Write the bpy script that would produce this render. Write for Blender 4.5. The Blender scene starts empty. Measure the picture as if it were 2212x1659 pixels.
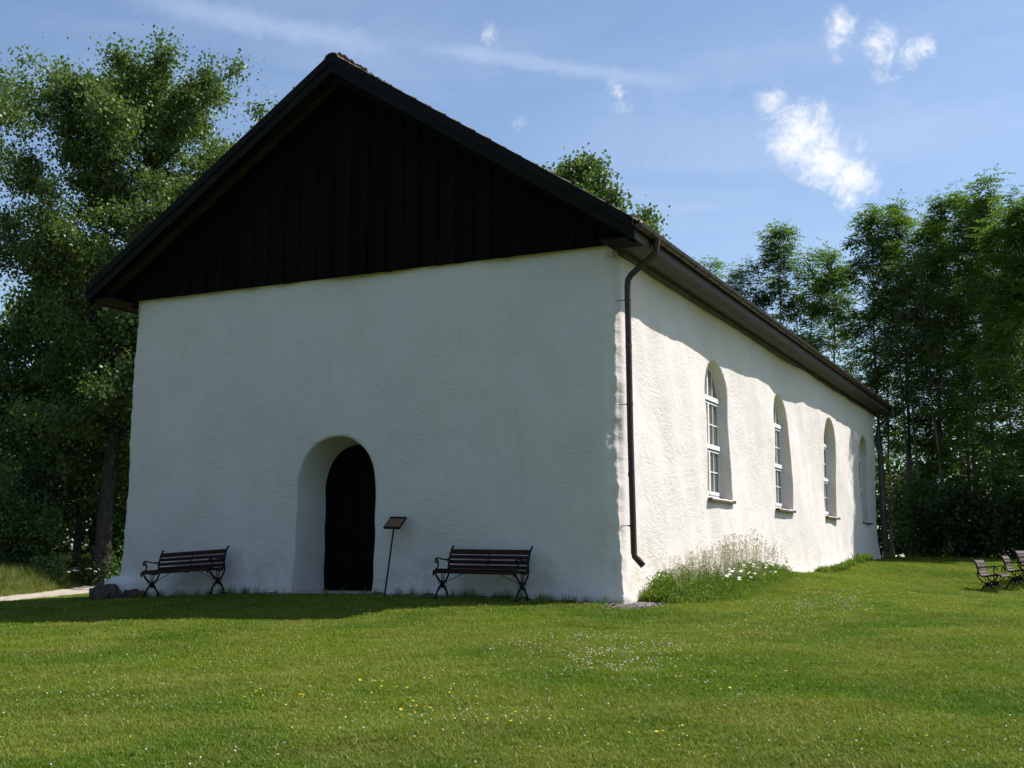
import bpy, bmesh, math, random
import numpy as np
from mathutils import Vector, Matrix

SC = bpy.context.scene
COL = SC.collection
R = math.radians
# world axes: X = along the gable front to the right, Y = along the long side to the back; corner of the church = origin

# ------------------------------------------------------------------ camera
cam_d = bpy.data.cameras.new('camera')
cam = bpy.data.objects.new('camera', cam_d)
COL.objects.link(cam)
cam.location = (6.47, -17.26, 0.62)
cam.rotation_euler = (R(90 + 8.23), 0, R(25.70))
cam_d.sensor_fit = 'HORIZONTAL'
cam_d.sensor_width = 36.0
cam_d.lens = 36.0 * 2614 / 2212
cam_d.clip_start = 0.1
cam_d.clip_end = 2000
SC.camera = cam

# ------------------------------------------------------------------ light
SUN_E, SUN_A = 52.5, 38.0            # elevation; azimuth from +X towards +Y
sun_vec = Vector((math.cos(R(SUN_E)) * math.cos(R(SUN_A)), math.cos(R(SUN_E)) * math.sin(R(SUN_A)), math.sin(R(SUN_E))))
sd = bpy.data.lights.new('sun', 'SUN')
sd.energy = 5.0
sd.angle = R(0.55)
sd.color = (1.0, 0.965, 0.92)
so = bpy.data.objects.new('sun', sd)
COL.objects.link(so)
so.rotation_euler = sun_vec.to_track_quat('Z', 'Y').to_euler()
so.location = (30, 20, 40)
SC.view_settings.view_transform = 'Standard'
SC.view_settings.look = 'None'
SC.view_settings.exposure = 0.45
SC.view_settings.gamma = 1.0
SC.view_settings.use_curve_mapping = False
SC.render.engine = 'CYCLES'
SC.cycles.max_bounces = 6
SC.cycles.diffuse_bounces = 3
SC.cycles.transparent_max_bounces = 12
SC.cycles.sample_clamp_indirect = 8

# ---- node helpers
class NT:
    def __init__(s, tree):
        s.t = tree; s.n = tree.nodes; s.l = tree.links
    def node(s, typ, **kw):
        n = s.n.new(typ)
        for k, v in kw.items():
            if k == 'inp':
                for kk, vv in v.items():
                    s.set(n, kk, vv)
            else:
                setattr(n, k, v)
        return n
    def set(s, n, key, v):
        sock = n.inputs[key]
        if isinstance(v, bpy.types.NodeSocket):
            s.l.new(v, sock)
        elif isinstance(v, bpy.types.Node):
            s.l.new(v.outputs[0], sock)
        else:
            sock.default_value = v
    def math(s, op, a, b=0.0, c=0.0, clamp=False):
        n = s.n.new('ShaderNodeMath'); n.operation = op; n.use_clamp = clamp
        s.set(n, 0, a); s.set(n, 1, b)
        if op in ('MULTIPLY_ADD', 'WRAP', 'SMOOTH_MAX', 'SMOOTH_MIN'): s.set(n, 2, c)
        return n.outputs[0]
    def noise(s, vec, scale, detail=3.0, rough=0.5, dist=0.0, lac=2.0):
        n = s.node('ShaderNodeTexNoise', inp={'Scale': scale, 'Detail': detail, 'Roughness': rough, 'Distortion': dist, 'Lacunarity': lac})
        if vec is not None: s.set(n, 'Vector', vec)
        return n.outputs['Fac']
    def ramp(s, fac, lo, hi, a=0.0, b=1.0):
        n = s.node('ShaderNodeMapRange', interpolation_type='SMOOTHSTEP')
        s.set(n, 'Value', fac); s.set(n, 'From Min', lo); s.set(n, 'From Max', hi); s.set(n, 'To Min', a); s.set(n, 'To Max', b)
        return n.outputs[0]
    def mix(s, fac, a, b, blend='MIX'):
        n = s.node('ShaderNodeMix', data_type='RGBA', blend_type=blend)
        s.set(n, 0, fac)
        s.set(n, 6, a if not isinstance(a, tuple) else (*a, 1)[:4]); s.set(n, 7, b if not isinstance(b, tuple) else (*b, 1)[:4])
        return n.outputs[2]
    def vmath(s, op, a, b=None, scale=None):
        n = s.n.new('ShaderNodeVectorMath'); n.operation = op
        s.set(n, 0, a)
        if b is not None: s.set(n, 1, b)
        if scale is not None: s.set(n, 'Scale', scale)
        return n

# ---- world: sky with cirrus streaks and a few cumulus puffs (by direction)
world = bpy.data.worlds.new('World')
SC.world = world
world.use_nodes = True
W = NT(world.node_tree)
W.n.clear()
sky = W.node('ShaderNodeTexSky', sky_type='NISHITA', sun_disc=False)
sky.sun_elevation = R(SUN_E)
sky.sun_rotation = R(90 - SUN_A)       # nishita measures from +Y clockwise
sky.altitude = 100
sky.air_density = 1.0
sky.dust_density = 0.7
sky.ozone_density = 1.0
SKY_STRENGTH = 0.11
tc = W.node('ShaderNodeTexCoord')
dirv = tc.outputs['Generated']
nz = W.noise(dirv, 30.0, 8.0, 0.66, 0.6)
nz2 = W.noise(dirv, 95.0, 6.0, 0.65, 0.8)
nn = W.math('ADD', W.math('MULTIPLY', nz, 0.68), W.math('MULTIPLY', nz2, 0.32))
wispn = W.noise(dirv, 70.0, 5.0, 0.65)
def dvec(az, el):                     # compass-like: az from +X to +Y, degrees
    return Vector((math.cos(R(el)) * math.cos(R(az)), math.cos(R(el)) * math.sin(R(az)), math.sin(R(el))))
CLOUDS = [  # azimuth, elevation, radius (degrees), weight
 (103.028, 20.980, 0.806, 0.75),
 (101.844, 19.456, 1.748, 1.35),
 (100.503, 18.117, 1.692, 1.35),
 (99.379, 17.201, 1.353, 1.35),
 (99.627, 16.291, 0.846, 1.08),
 (99.809, 23.913, 0.846, 1.08),
 (99.905, 23.194, 0.644, 0.80),
 (99.956, 22.525, 0.430, 0.60),
 (97.853, 22.970, 0.913, 0.85),
 (97.780, 22.332, 0.752, 0.80),
 (96.779, 22.314, 0.752, 0.75),
 (95.987, 22.431, 0.591, 0.60),
 (97.920, 21.596, 0.859, 0.60),
 (110.575, 21.709, 0.591, 0.55),
 (110.403, 21.041, 0.698, 0.60),
 (115.244, 20.350, 0.483, 0.40),
 (116.994, 23.978, 0.698, 0.45),

]
tot = None
for az, el, rad, wgt in CLOUDS:
    d = W.vmath('DISTANCE', dirv, tuple(dvec(az, el))).outputs['Value']
    v = W.math('MULTIPLY', W.math('SUBTRACT', 1.0, W.math('DIVIDE', d, R(rad))), wgt)
    tot = v if tot is None else W.math('SMOOTH_MAX', tot, v, 0.25)
tot = W.math('MAXIMUM', tot, -1.0)
cum = W.math('ADD', W.math('MULTIPLY', tot, 1.0), W.math('MULTIPLY', W.math('SUBTRACT', nn, 0.47), 5.0))
cum = W.math('MULTIPLY', W.ramp(cum, 0.0, 1.9), W.ramp(tot, -0.5, 0.3))
STREAKS = [ # azimuth/elevation of both ends, half width (deg), strength
 (121.133, 23.827, 106.727, 21.833, 0.49, 0.27),
 (134.838, 24.770, 121.357, 23.515, 0.77, 0.30),
 (110.117, 21.880, 94.839, 23.191, 1.32, 0.12),
 (115.838, 19.046, 91.872, 19.094, 2.41, 0.16),

]
stre = None
for a0, e0, a1, e1, hw, st in STREAKS:
    p0, p1 = dvec(a0, e0), dvec(a1, e1)
    n = p0.cross(p1).normalized(); m = (p0 + p1).normalized(); half = p0.angle(p1) / 2
    dd = W.math('ABSOLUTE', W.vmath('DOT_PRODUCT', dirv, tuple(n)).outputs['Value'])
    dd = W.math('ADD', dd, W.math('MULTIPLY', W.math('SUBTRACT', nn, 0.5), R(hw) * 2.2))
    a = W.ramp(dd, 0.0, R(hw), 1.0, 0.0)
    along = W.vmath('DISTANCE', dirv, tuple(m)).outputs['Value']
    b = W.ramp(along, half * 0.45, half * 1.1, 1.0, 0.0)
    v = W.math('MULTIPLY', W.math('MULTIPLY', a, b), st)
    stre = v if stre is None else W.math('ADD', stre, v)
# broad thin veil
mp = W.node('ShaderNodeMapping'); W.set(mp, 'Vector', dirv); mp.inputs['Rotation'].default_value = (0.2, 0.15, R(20)); mp.inputs['Scale'].default_value = (1.2, 3.0, 9.0)
veil = W.ramp(W.noise(mp.outputs[0], 1.7, 5.0, 0.55, 0.6), 0.45, 0.85, 0.0, 0.28)
stre = W.math('ADD', stre, veil, clamp=True)
skyc = W.vmath('MULTIPLY', sky.outputs[0], (SKY_STRENGTH * 1.03, SKY_STRENGTH * 1.05, SKY_STRENGTH * 1.08)).outputs[0]
c1 = W.mix(stre, skyc, (0.50, 0.58, 0.74))
c2 = W.mix(cum, c1, (0.80, 0.81, 0.83))
bg = W.node('ShaderNodeBackground'); W.set(bg, 'Color', c2); bg.inputs['Strength'].default_value = 1.0
out = W.node('ShaderNodeOutputWorld'); W.l.new(bg.outputs[0], out.inputs[0])

# ------------------------------------------------------------------ object helpers
def link(o, parent=None):
    COL.objects.link(o)
    if parent is not None: o.parent = parent
    return o
def tag(o, label=None, cat=None, group=None, kind=None):
    if label: o['label'] = label
    if cat: o['category'] = cat
    if group: o['group'] = group
    if kind: o['kind'] = kind
    return o
def empty(name, loc=(0, 0, 0), rz=0, label=None, cat=None, group=None):
    o = bpy.data.objects.new(name, None); o.location = loc; o.rotation_euler = (0, 0, rz)
    o.empty_display_size = 0.3
    link(o)
    return tag(o, label, cat, group)
def np_mesh(name, V, F, mat=None, smooth=False, attrs=None, mats=None, midx=None):
    """V (n,3) floats; F (m,k) ints with a constant k, or a list of such arrays"""
    V = np.asarray(V, dtype=np.float32)
    Fs = F if isinstance(F, list) else [F]
    Fs = [np.asarray(f, dtype=np.int32) for f in Fs if len(f)]
    me = bpy.data.meshes.new(name)
    me.vertices.add(len(V)); me.vertices.foreach_set('co', V.ravel())
    nl = sum(f.size for f in Fs); npoly = sum(len(f) for f in Fs)
    me.loops.add(nl); me.polygons.add(npoly)
    me.loops.foreach_set('vertex_index', np.concatenate([f.ravel() for f in Fs]))
    starts = []; s = 0
    for f in Fs:
        k = f.shape[1]
        starts.append(s + np.arange(len(f)) * k); s += f.size
    me.polygons.foreach_set('loop_start', np.concatenate(starts).astype(np.int32))
    if smooth: me.polygons.foreach_set('use_smooth', np.ones(npoly, dtype=bool))
    if mats:
        for m in mats: me.materials.append(m)
        me.polygons.foreach_set('material_index', np.asarray(midx, dtype=np.int32))
    elif mat: me.materials.append(mat)
    me.update(calc_edges=True)
    if attrs:
        for k, v in attrs.items():
            v = np.asarray(v, dtype=np.float32)
            if v.ndim == 1:
                a = me.attributes.new(k, 'FLOAT', 'POINT'); a.data.foreach_set('value', v)
            else:
                a = me.attributes.new(k, 'FLOAT_VECTOR', 'POINT'); a.data.foreach_set('vector', v.ravel())
    return me
def obj(name, me, parent=None, loc=None):
    o = bpy.data.objects.new(name, me)
    if loc is not None: o.location = loc
    return link(o, parent)
class MB:
    """collects boxes / tubes / prisms into one mesh"""
    def __init__(s): s.v = []; s.f = []
    def add(s, vs, fs):
        b = len(s.v); s.v += [tuple(v) for v in vs]; s.f += [tuple(i + b for i in f) for f in fs]
        return s
    def box(s, x0, x1, y0, y1, z0, z1, M=None):
        vs = [Vector(p) for p in ((x0,y0,z0),(x1,y0,z0),(x1,y1,z0),(x0,y1,z0),(x0,y0,z1),(x1,y0,z1),(x1,y1,z1),(x0,y1,z1))]
        if M is not None: vs = [M @ v for v in vs]
        return s.add(vs, [(0,3,2,1),(4,5,6,7),(0,1,5,4),(1,2,6,5),(2,3,7,6),(3,0,4,7)])
    def prism(s, poly, d, origin=(0,0,0)):
        """poly: list of 3d points (planar); extruded by vector d"""
        n = len(poly); d = Vector(d)
        vs = [Vector(p) for p in poly] + [Vector(p) + d for p in poly]
        fs = [tuple(range(n))[::-1], tuple(range(n, 2 * n))] + [(i, (i + 1) % n, n + (i + 1) % n, n + i) for i in range(n)]
        return s.add(vs, fs)
    def tube(s, pts, rad, seg=8, flat=None, caps=True):
        pts = [Vector(p) for p in pts]; n = len(pts)
        rads = rad if isinstance(rad, (list, tuple)) else [rad] * n
        up = None; rings = []
        for i, p in enumerate(pts):
            t = (pts[min(i + 1, n - 1)] - pts[max(i - 1, 0)]).normalized()
            if up is None:
                up = Vector((1, 0, 0)) if abs(t.x) < 0.9 else Vector((0, 1, 0))
            a = (up - t * up.dot(t)).normalized(); b = t.cross(a); up = a
            rings.append([p + (a * math.cos(2 * math.pi * k / seg) * (flat or 1) + b * math.sin(2 * math.pi * k / seg)) * rads[i] for k in range(seg)])
        vs = [v for r in rings for v in r]; fs = []
        for i in range(n - 1):
            for k in range(seg):
                fs.append((i * seg + k, i * seg + (k + 1) % seg, (i + 1) * seg + (k + 1) % seg, (i + 1) * seg + k))
        if caps:
            fs.append(tuple(range(seg))[::-1]); fs.append(tuple((n - 1) * seg + k for k in range(seg)))
        return s.add(vs, fs)
    def build(s, name, mat, parent=None, smooth=False, loc=None, bevel=0):
        me = bpy.data.meshes.new(name); me.from_pydata([tuple(v) for v in s.v], [], s.f)
        me.materials.append(mat)
        bm = bmesh.new(); bm.from_mesh(me); bmesh.ops.recalc_face_normals(bm, faces=bm.faces)
        if bevel: bmesh.ops.bevel(bm, geom=bm.edges[:], offset=bevel, segments=1, affect='EDGES', clamp_overlap=True)
        bm.to_mesh(me); bm.free()
        if smooth:
            me.polygons.foreach_set('use_smooth', np.ones(len(me.polygons), dtype=bool))
        return obj(name, me, parent, loc)

def waves(seed, specs):
    """smooth random field from sinusoids: specs = (wavelength, amplitude, count)"""
    rg = np.random.default_rng(seed); W_ = []
    for lam, amp, cnt in specs:
        for _ in range(cnt):
            th = rg.uniform(0, 2 * math.pi); l = lam * rg.uniform(0.7, 1.4)
            W_.append((math.cos(th) * 2 * math.pi / l, math.sin(th) * 2 * math.pi / l, rg.uniform(0, 6.28), amp * rg.uniform(.6, 1.3) / math.sqrt(cnt)))
    def f(a, b):
        r = 0
        for kx, ky, ph, am in W_: r = r + am * np.sin(a * kx + b * ky + ph)
        return r
    return f

# ------------------------------------------------------------------ materials
def new_mat(name):
    m = bpy.data.materials.new(name); m.use_nodes = True
    t = NT(m.node_tree); t.n.clear()
    o = t.node('ShaderNodeOutputMaterial')
    return m, t, o
def simple(name, col, rough=0.7, spec=0.3, var=0.25, scale=6.0, metal=0.0, bump=0.2, bscale=40, grain=None):
    m, t, o = new_mat(name)
    g = t.node('ShaderNodeNewGeometry').outputs['Position']
    vec = g
    if grain:
        mpn = t.node('ShaderNodeMapping'); t.set(mpn, 'Vector', t.node('ShaderNodeTexCoord').outputs['Object']); mpn.inputs['Scale'].default_value = grain; vec = mpn.outputs[0]
    n1 = t.noise(vec, scale, 5, 0.6)
    oi = t.node('ShaderNodeObjectInfo').outputs['Random']
    f = t.math('ADD', t.math('MULTIPLY', n1, 0.8), t.math('MULTIPLY', oi, 0.2))
    lo = tuple(c * (1 - var) for c in col); hi = tuple(min(1, c * (1 + var)) for c in col)
    c = t.mix(t.ramp(f, 0.3, 0.7), lo, hi)
    b = t.node('ShaderNodeBsdfPrincipled', inp={'Base Color': c, 'Roughness': rough, 'Metallic': metal, 'Specular IOR Level': spec})
    if bump:
        bp = t.node('ShaderNodeBump', inp={'Strength': bump, 'Distance': 0.004, 'Height': t.noise(vec, bscale, 4, 0.6)})
        t.l.new(bp.outputs[0], b.inputs['Normal'])
    t.l.new(b.outputs[0], o.inputs[0])
    return m

def plaster_mat():
    m, t, o = new_mat('lime_plaster')
    g = t.node('ShaderNodeNewGeometry').outputs['Position']
    sep = t.node('ShaderNodeSeparateXYZ'); t.set(sep, 0, g)
    big = t.noise(g, 0.9, 5, 0.6)
    mid = t.noise(g, 4.0, 5, 0.65)
    c = t.mix(t.ramp(big, 0.35, 0.7), (0.715, 0.655, 0.615), (0.675, 0.615, 0.560))
    c = t.mix(t.ramp(mid, 0.50, 0.75, 0, 0.5), c, (0.61, 0.58, 0.50))
    # splash stains low on the wall
    low = t.math('MULTIPLY', t.ramp(sep.outputs[2], 0.1, 1.5, 1.0, 0.0), t.ramp(t.noise(g, 2.2, 5, 0.65), 0.42, 0.7))
    c = t.mix(t.math('MULTIPLY', low, 0.8), c, (0.55, 0.49, 0.39))
    mp = t.node('ShaderNodeMapping'); t.set(mp, 'Vector', g); mp.inputs['Scale'].default_value = (3.2, 3.2, 0.35)
    streak = t.ramp(t.noise(mp.outputs[0], 1.4, 5, 0.65), 0.56, 0.78, 0, 0.30)
    c = t.mix(streak, c, (0.52, 0.50, 0.42))
    b = t.node('ShaderNodeBsdfPrincipled', inp={'Base Color': c, 'Roughness': 0.95, 'Specular IOR Level': 0.12})
    # trowel relief: broad strokes + grit
    mpw = t.node('ShaderNodeMapping'); t.set(mpw, 'Vector', g); mpw.inputs['Rotation'].default_value = (R(35), R(35), 0); mpw.inputs['Scale'].default_value = (1, 1, 2.2)
    h1 = t.noise(mpw.outputs[0], 5.0, 6, 0.6, 0.8)
    h2 = t.noise(g, 34.0, 5, 0.65)
    vor = t.node('ShaderNodeTexVoronoi', feature='SMOOTH_F1', inp={'Scale': 11.0}); t.set(vor, 'Vector', mpw.outputs[0])
    h = t.math('ADD', t.math('MULTIPLY', h1, 0.015), t.math('ADD', t.math('MULTIPLY', h2, 0.0065), t.math('MULTIPLY', vor.outputs['Distance'], 0.010)))
    msk = t.ramp(t.noise(g, 0.9, 3, 0.6), 0.35, 0.68, 0.45, 1.15)
    h = t.math('MULTIPLY', h, 1.0)
    bp = t.node('ShaderNodeBump', inp={'Strength': t.math('MULTIPLY', msk, 0.66), 'Distance': 1.0, 'Height': h})
    t.l.new(bp.outputs[0], b.inputs['Normal'])
    t.l.new(b.outputs[0], o.inputs[0])
    return m
M_PLASTER = plaster_mat()
M_BLACKWOOD = simple('tarred_boards', (0.0035, 0.0033, 0.003), 0.8, 0.08, 0.5, 3, grain=(8, 8, 0.8), bump=0.5)
M_RAKE = simple('barge_paint_soffit_shade', (0.010, 0.008, 0.007), 0.7, 0.12, 0.3, 4)
M_FASCIA = simple('brown_fascia', (0.050, 0.038, 0.032), 0.6, 0.3, 0.3, 4)
M_SOFFIT = simple('brown_soffit', (0.075, 0.060, 0.052), 0.7, 0.3, 0.3, 4)
M_GUTTER = simple('brown_metal_gutter', (0.055, 0.038, 0.028), 0.45, 0.35, 0.3, 5, bump=0)
M_TILE = simple('clay_tile', (0.17, 0.125, 0.10), 0.85, 0.2, 0.5, 9)
M_WHITEPAINT = simple('white_window_paint', (0.78, 0.77, 0.74), 0.5, 0.4, 0.05, 8, bump=0)
M_SILL = simple('sill_metal', (0.105, 0.078, 0.066), 0.7, 0.2, 0.2, 6)
M_IRON = simple('black_cast_iron', (0.006, 0.005, 0.005), 0.6, 0.2, 0.3, 10)
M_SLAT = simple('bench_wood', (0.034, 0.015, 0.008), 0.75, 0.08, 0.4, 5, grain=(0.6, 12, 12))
M_SLAT_SUN = simple('sunlit_bench_wood', (0.12, 0.085, 0.075), 0.5, 0.4, 0.3, 5, grain=(0.6, 12, 12))  # lit copy of the bench wood, sunlight put into a paler colour
M_STONE = simple('granite', (0.085, 0.072, 0.060), 0.9, 0.05, 0.6, 10, bump=1.0, bscale=25)
M_GRAVEL = simple('gravel_stone', (0.20, 0.17, 0.15), 0.9, 0.2, 0.5, 14)
M_SLAB = simple('threshold_stone', (0.30, 0.27, 0.23), 0.9, 0.2, 0.2, 5)
M_DARK = simple('interior_plaster', (0.46, 0.40, 0.35), 0.9, 0.1, 0.1, 2, bump=0)
M_SIGN = simple('brown_sign_panel', (0.19, 0.095, 0.055), 0.6, 0.15, 0.15, 12)
M_PATH = simple('path_gravel', (0.42, 0.36, 0.29), 0.95, 0.1, 0.3, 3, bump=0.8, bscale=30)

def glass_mat():
    m, t, o = new_mat('window_glass')
    tr = t.node('ShaderNodeBsdfTransparent', inp={'Color': (0.80, 0.76, 0.72, 1)})
    gl = t.node('ShaderNodeBsdfGlossy', inp={'Roughness': 0.03, 'Color': (0.9, 0.9, 0.9, 1)})
    fr = t.node('ShaderNodeFresnel', inp={'IOR': 1.6})
    mx = t.node('ShaderNodeMixShader'); t.l.new(fr.outputs[0], mx.inputs[0]); t.l.new(tr.outputs[0], mx.inputs[1]); t.l.new(gl.outputs[0], mx.inputs[2])
    df = t.node('ShaderNodeBsdfDiffuse', inp={'Color': (0.45, 0.39, 0.34, 1)})
    m2 = t.node('ShaderNodeMixShader', inp={0: 0.20}); t.l.new(mx.outputs[0], m2.inputs[1]); t.l.new(df.outputs[0], m2.inputs[2])
    t.l.new(m2.outputs[0], o.inputs[0])
    return m
M_GLASS = glass_mat()

def leaf_mat(name, c0, c1, c2, trans=0.35, gloss=0.06, world_noise=0.5, tc=None):
    """per-leaf colour variation from the 'rnd' attribute"""
    m, t, o = new_mat(name)
    a = t.node('ShaderNodeAttribute', attribute_name='rnd')
    g = t.node('ShaderNodeNewGeometry').outputs['Position']
    f = t.math('ADD', t.math('MULTIPLY', a.outputs['Fac'], 1 - world_noise), t.math('MULTIPLY', t.ramp(t.noise(g, 0.55, 3, 0.6), 0.3, 0.7), world_noise))
    c = t.mix(t.ramp(f, 0.1, 0.6), c0, c1)
    c = t.mix(t.ramp(f, 0.6, 1.0), c, c2)
    d = t.node('ShaderNodeBsdfDiffuse', inp={'Color': c})
    tcol = t.mix(1.0, c, tc or (1.35, 1.45, 0.55), 'MULTIPLY')
    tr = t.node('ShaderNodeBsdfTranslucent', inp={'Color': tcol})
    gl = t.node('ShaderNodeBsdfGlossy', inp={'Roughness': 0.45, 'Color': (0.8, 0.9, 0.8, 1)})
    m1 = t.node('ShaderNodeMixShader', inp={0: trans}); t.l.new(d.outputs[0], m1.inputs[1]); t.l.new(tr.outputs[0], m1.inputs[2])
    m2 = t.node('ShaderNodeMixShader', inp={0: gloss}); t.l.new(m1.outputs[0], m2.inputs[1]); t.l.new(gl.outputs[0], m2.inputs[2])
    t.l.new(m2.outputs[0], o.inputs[0])
    return m
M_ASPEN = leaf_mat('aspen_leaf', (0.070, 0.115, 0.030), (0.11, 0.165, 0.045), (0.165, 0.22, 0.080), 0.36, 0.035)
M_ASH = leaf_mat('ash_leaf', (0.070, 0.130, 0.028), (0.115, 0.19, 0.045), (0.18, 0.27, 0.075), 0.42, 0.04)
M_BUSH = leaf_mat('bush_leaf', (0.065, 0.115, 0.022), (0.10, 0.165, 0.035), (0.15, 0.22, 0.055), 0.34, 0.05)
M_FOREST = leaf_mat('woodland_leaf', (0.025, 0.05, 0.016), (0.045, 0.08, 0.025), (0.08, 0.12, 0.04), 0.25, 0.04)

def grass_mat(name, cols, dry, patch=0.55, trans=0.3):
    m, t, o = new_mat(name)
    a = t.node('ShaderNodeAttribute', attribute_name='rnd')
    a2 = t.node('ShaderNodeAttribute', attribute_name='rnd', attribute_type='INSTANCER')
    g = t.node('ShaderNodeNewGeometry').outputs['Position']
    big = t.noise(g, 0.35, 4, 0.6)
    mid = t.noise(g, 2.1, 4, 0.65)
    f = t.math('ADD', t.math('MULTIPLY', a.outputs['Fac'], 0.5), t.math('MULTIPLY', t.ramp(mid, 0.3, 0.7), 0.5))
    c = t.mix(f, cols[0], cols[1])
    c = t.mix(t.ramp(big, 0.45, 0.60, 0, 0.85), c, cols[2])
    dm = t.math('MULTIPLY', t.ramp(t.math('ADD', t.math('MULTIPLY', t.noise(g, 0.8, 5, 0.65), 0.7), t.math('MULTIPLY', a.outputs['Fac'], 0.3)), 0.46, 0.66), patch)
    c = t.mix(dm, c, dry)
    d = t.node('ShaderNodeBsdfDiffuse', inp={'Color': c})
    tr = t.node('ShaderNodeBsdfTranslucent', inp={'Color': t.mix(1.0, c, (1.3, 1.35, 0.6), 'MULTIPLY')})
    gl = t.node('ShaderNodeBsdfGlossy', inp={'Roughness': 0.4, 'Color': (0.7, 0.8, 0.7, 1)})
    m1 = t.node('ShaderNodeMixShader', inp={0: trans}); t.l.new(d.outputs[0], m1.inputs[1]); t.l.new(tr.outputs[0], m1.inputs[2])
    m2 = t.node('ShaderNodeMixShader', inp={0: 0.012}); t.l.new(m1.outputs[0], m2.inputs[1]); t.l.new(gl.outputs[0], m2.inputs[2])
    t.l.new(m2.outputs[0], o.inputs[0])
    return m
M_GRASS = grass_mat('lawn_blade', ((0.135, 0.200, 0.018), (0.190, 0.252, 0.034), (0.082, 0.168, 0.012)), (0.30, 0.25, 0.085))
M_MEADOW = grass_mat('meadow_blade', ((0.11, 0.16, 0.028), (0.17, 0.21, 0.045), (0.10, 0.16, 0.028)), (0.26, 0.22, 0.11), 0.8)
M_TALLGREEN = grass_mat('tall_green_blade', ((0.10, 0.165, 0.020), (0.17, 0.24, 0.040), (0.10, 0.165, 0.020)), (0.12, 0.16, 0.05), 0.3)
M_DRYSTALK = simple('dry_stalk', (0.62, 0.56, 0.40), 0.8, 0.2, 0.3, 8, bump=0)
M_PETAL = simple('white_petal', (0.80, 0.78, 0.72), 0.7, 0.2, 0.08, 30, bump=0)
M_PINKISH = simple('clover_head', (0.62, 0.55, 0.50), 0.8, 0.2, 0.15, 30, bump=0)
M_YELLOW = simple('yellow_petal', (0.75, 0.55, 0.02), 0.6, 0.2, 0.1, 30, bump=0)

def bark_mat(name, c0, c1, band):
    m, t, o = new_mat(name)
    g = t.node('ShaderNodeNewGeometry').outputs['Position']
    mp = t.node('ShaderNodeMapping'); t.set(mp, 'Vector', g); mp.inputs['Scale'].default_value = (1, 1, 0.25) if not band else (0.6, 0.6, 3)
    n = t.noise(mp.outputs[0], 7, 5, 0.7)
    c = t.mix(t.ramp(n, 0.35, 0.7), c0, c1)
    b = t.node('ShaderNodeBsdfPrincipled', inp={'Base Color': c, 'Roughness': 0.9, 'Specular IOR Level': 0.15})
    bp = t.node('ShaderNodeBump', inp={'Strength': 0.8, 'Distance': 0.03, 'Height': n}); t.l.new(bp.outputs[0], b.inputs['Normal'])
    t.l.new(b.outputs[0], o.inputs[0])
    return m
M_BARK = bark_mat('aspen_bark', (0.035, 0.03, 0.024), (0.085, 0.075, 0.06), False)
M_BARK_ASH = bark_mat('ash_bark', (0.13, 0.115, 0.095), (0.27, 0.245, 0.20), False)
M_BARK_PALE = bark_mat('birch_bark', (0.12, 0.09, 0.08), (0.42, 0.36, 0.33), True)

def soil_mat():
    m, t, o = new_mat('turf_soil')
    g = t.node('ShaderNodeNewGeometry').outputs['Position']
    c = t.mix(t.ramp(t.noise(g, 3.0, 6, 0.65), 0.3, 0.7), (0.06, 0.095, 0.012), (0.10, 0.135, 0.022))
    c = t.mix(t.ramp(t.noise(g, 40.0, 4, 0.65), 0.45, 0.75, 0, 0.5), c, (0.10, 0.08, 0.04))
    c = t.mix(t.ramp(t.noise(g, 0.5, 4, 0.6), 0.5, 0.7, 0, 0.4), c, (0.14, 0.13, 0.05))
    b = t.node('ShaderNodeBsdfPrincipled', inp={'Base Color': c, 'Roughness': 1.0, 'Specular IOR Level': 0.05})
    bp = t.node('ShaderNodeBump', inp={'Strength': 0.8, 'Distance': 0.03, 'Height': t.noise(g, 30, 4, 0.7)}); t.l.new(bp.outputs[0], b.inputs['Normal'])
    t.l.new(b.outputs[0], o.inputs[0])
    return m
M_SOIL = soil_mat()

# ------------------------------------------------------------------ ground
CTRL = np.array([
    (6.5, -17.3, -0.98), (1.8, -11.3, -0.62), (6, -9.3, -0.52), (-6, -10, -0.60), (12, -10, -0.62), (-3, -3, -0.19), (-7, -3.5, -0.24),
    (0, 0, -0.06), (-2.5, -0.2, 0.0), (-5, 0, 0.03), (-8, 0, -0.02), (-10, 0, -0.12), (-13, -1, -0.30),
    (0.3, 4, 0.12), (0.3, 9, 0.30), (0.3, 17, 0.49), (0.3, 24, 0.62), (4, 12.8, -0.16), (3, 20, 0.42), (10, 20, 0.45),
    (-16.9, 3.7, -0.35), (-20.1, 8.5, -0.36), (-23.5, 13.5, -0.36), (-10, 12, -0.1), (-10, 24, 0.3), (0, 32, 0.66), (6, 28, 0.64), (-8, 36, 0.5),
    (-27, 11, -0.2), (-30, 18, -0.05), (-20, -8, -0.6), (20, 0, -0.3), (-14, 39, 0.3), (12, 5, -0.35), (5, 0, -0.22)])
def _phi(r2): return np.where(r2 > 1e-9, 0.5 * r2 * np.log(np.maximum(r2, 1e-12)), 0)
_n = len(CTRL)
_r2 = ((CTRL[:, None, :2] - CTRL[None, :, :2]) ** 2).sum(-1)
_A = np.zeros((_n + 3, _n + 3)); _A[:_n, :_n] = _phi(_r2) + np.eye(_n) * 0.5
_A[:_n, _n] = 1; _A[:_n, _n + 1:] = CTRL[:, :2]; _A[_n:, :_n] = _A[:_n, _n:].T
_w = np.linalg.solve(_A, np.concatenate([CTRL[:, 2], np.zeros(3)]))
_lump = waves(5, [(6, 0.012, 4), (2.2, 0.008, 5), (0.8, 0.004, 5)])
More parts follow.
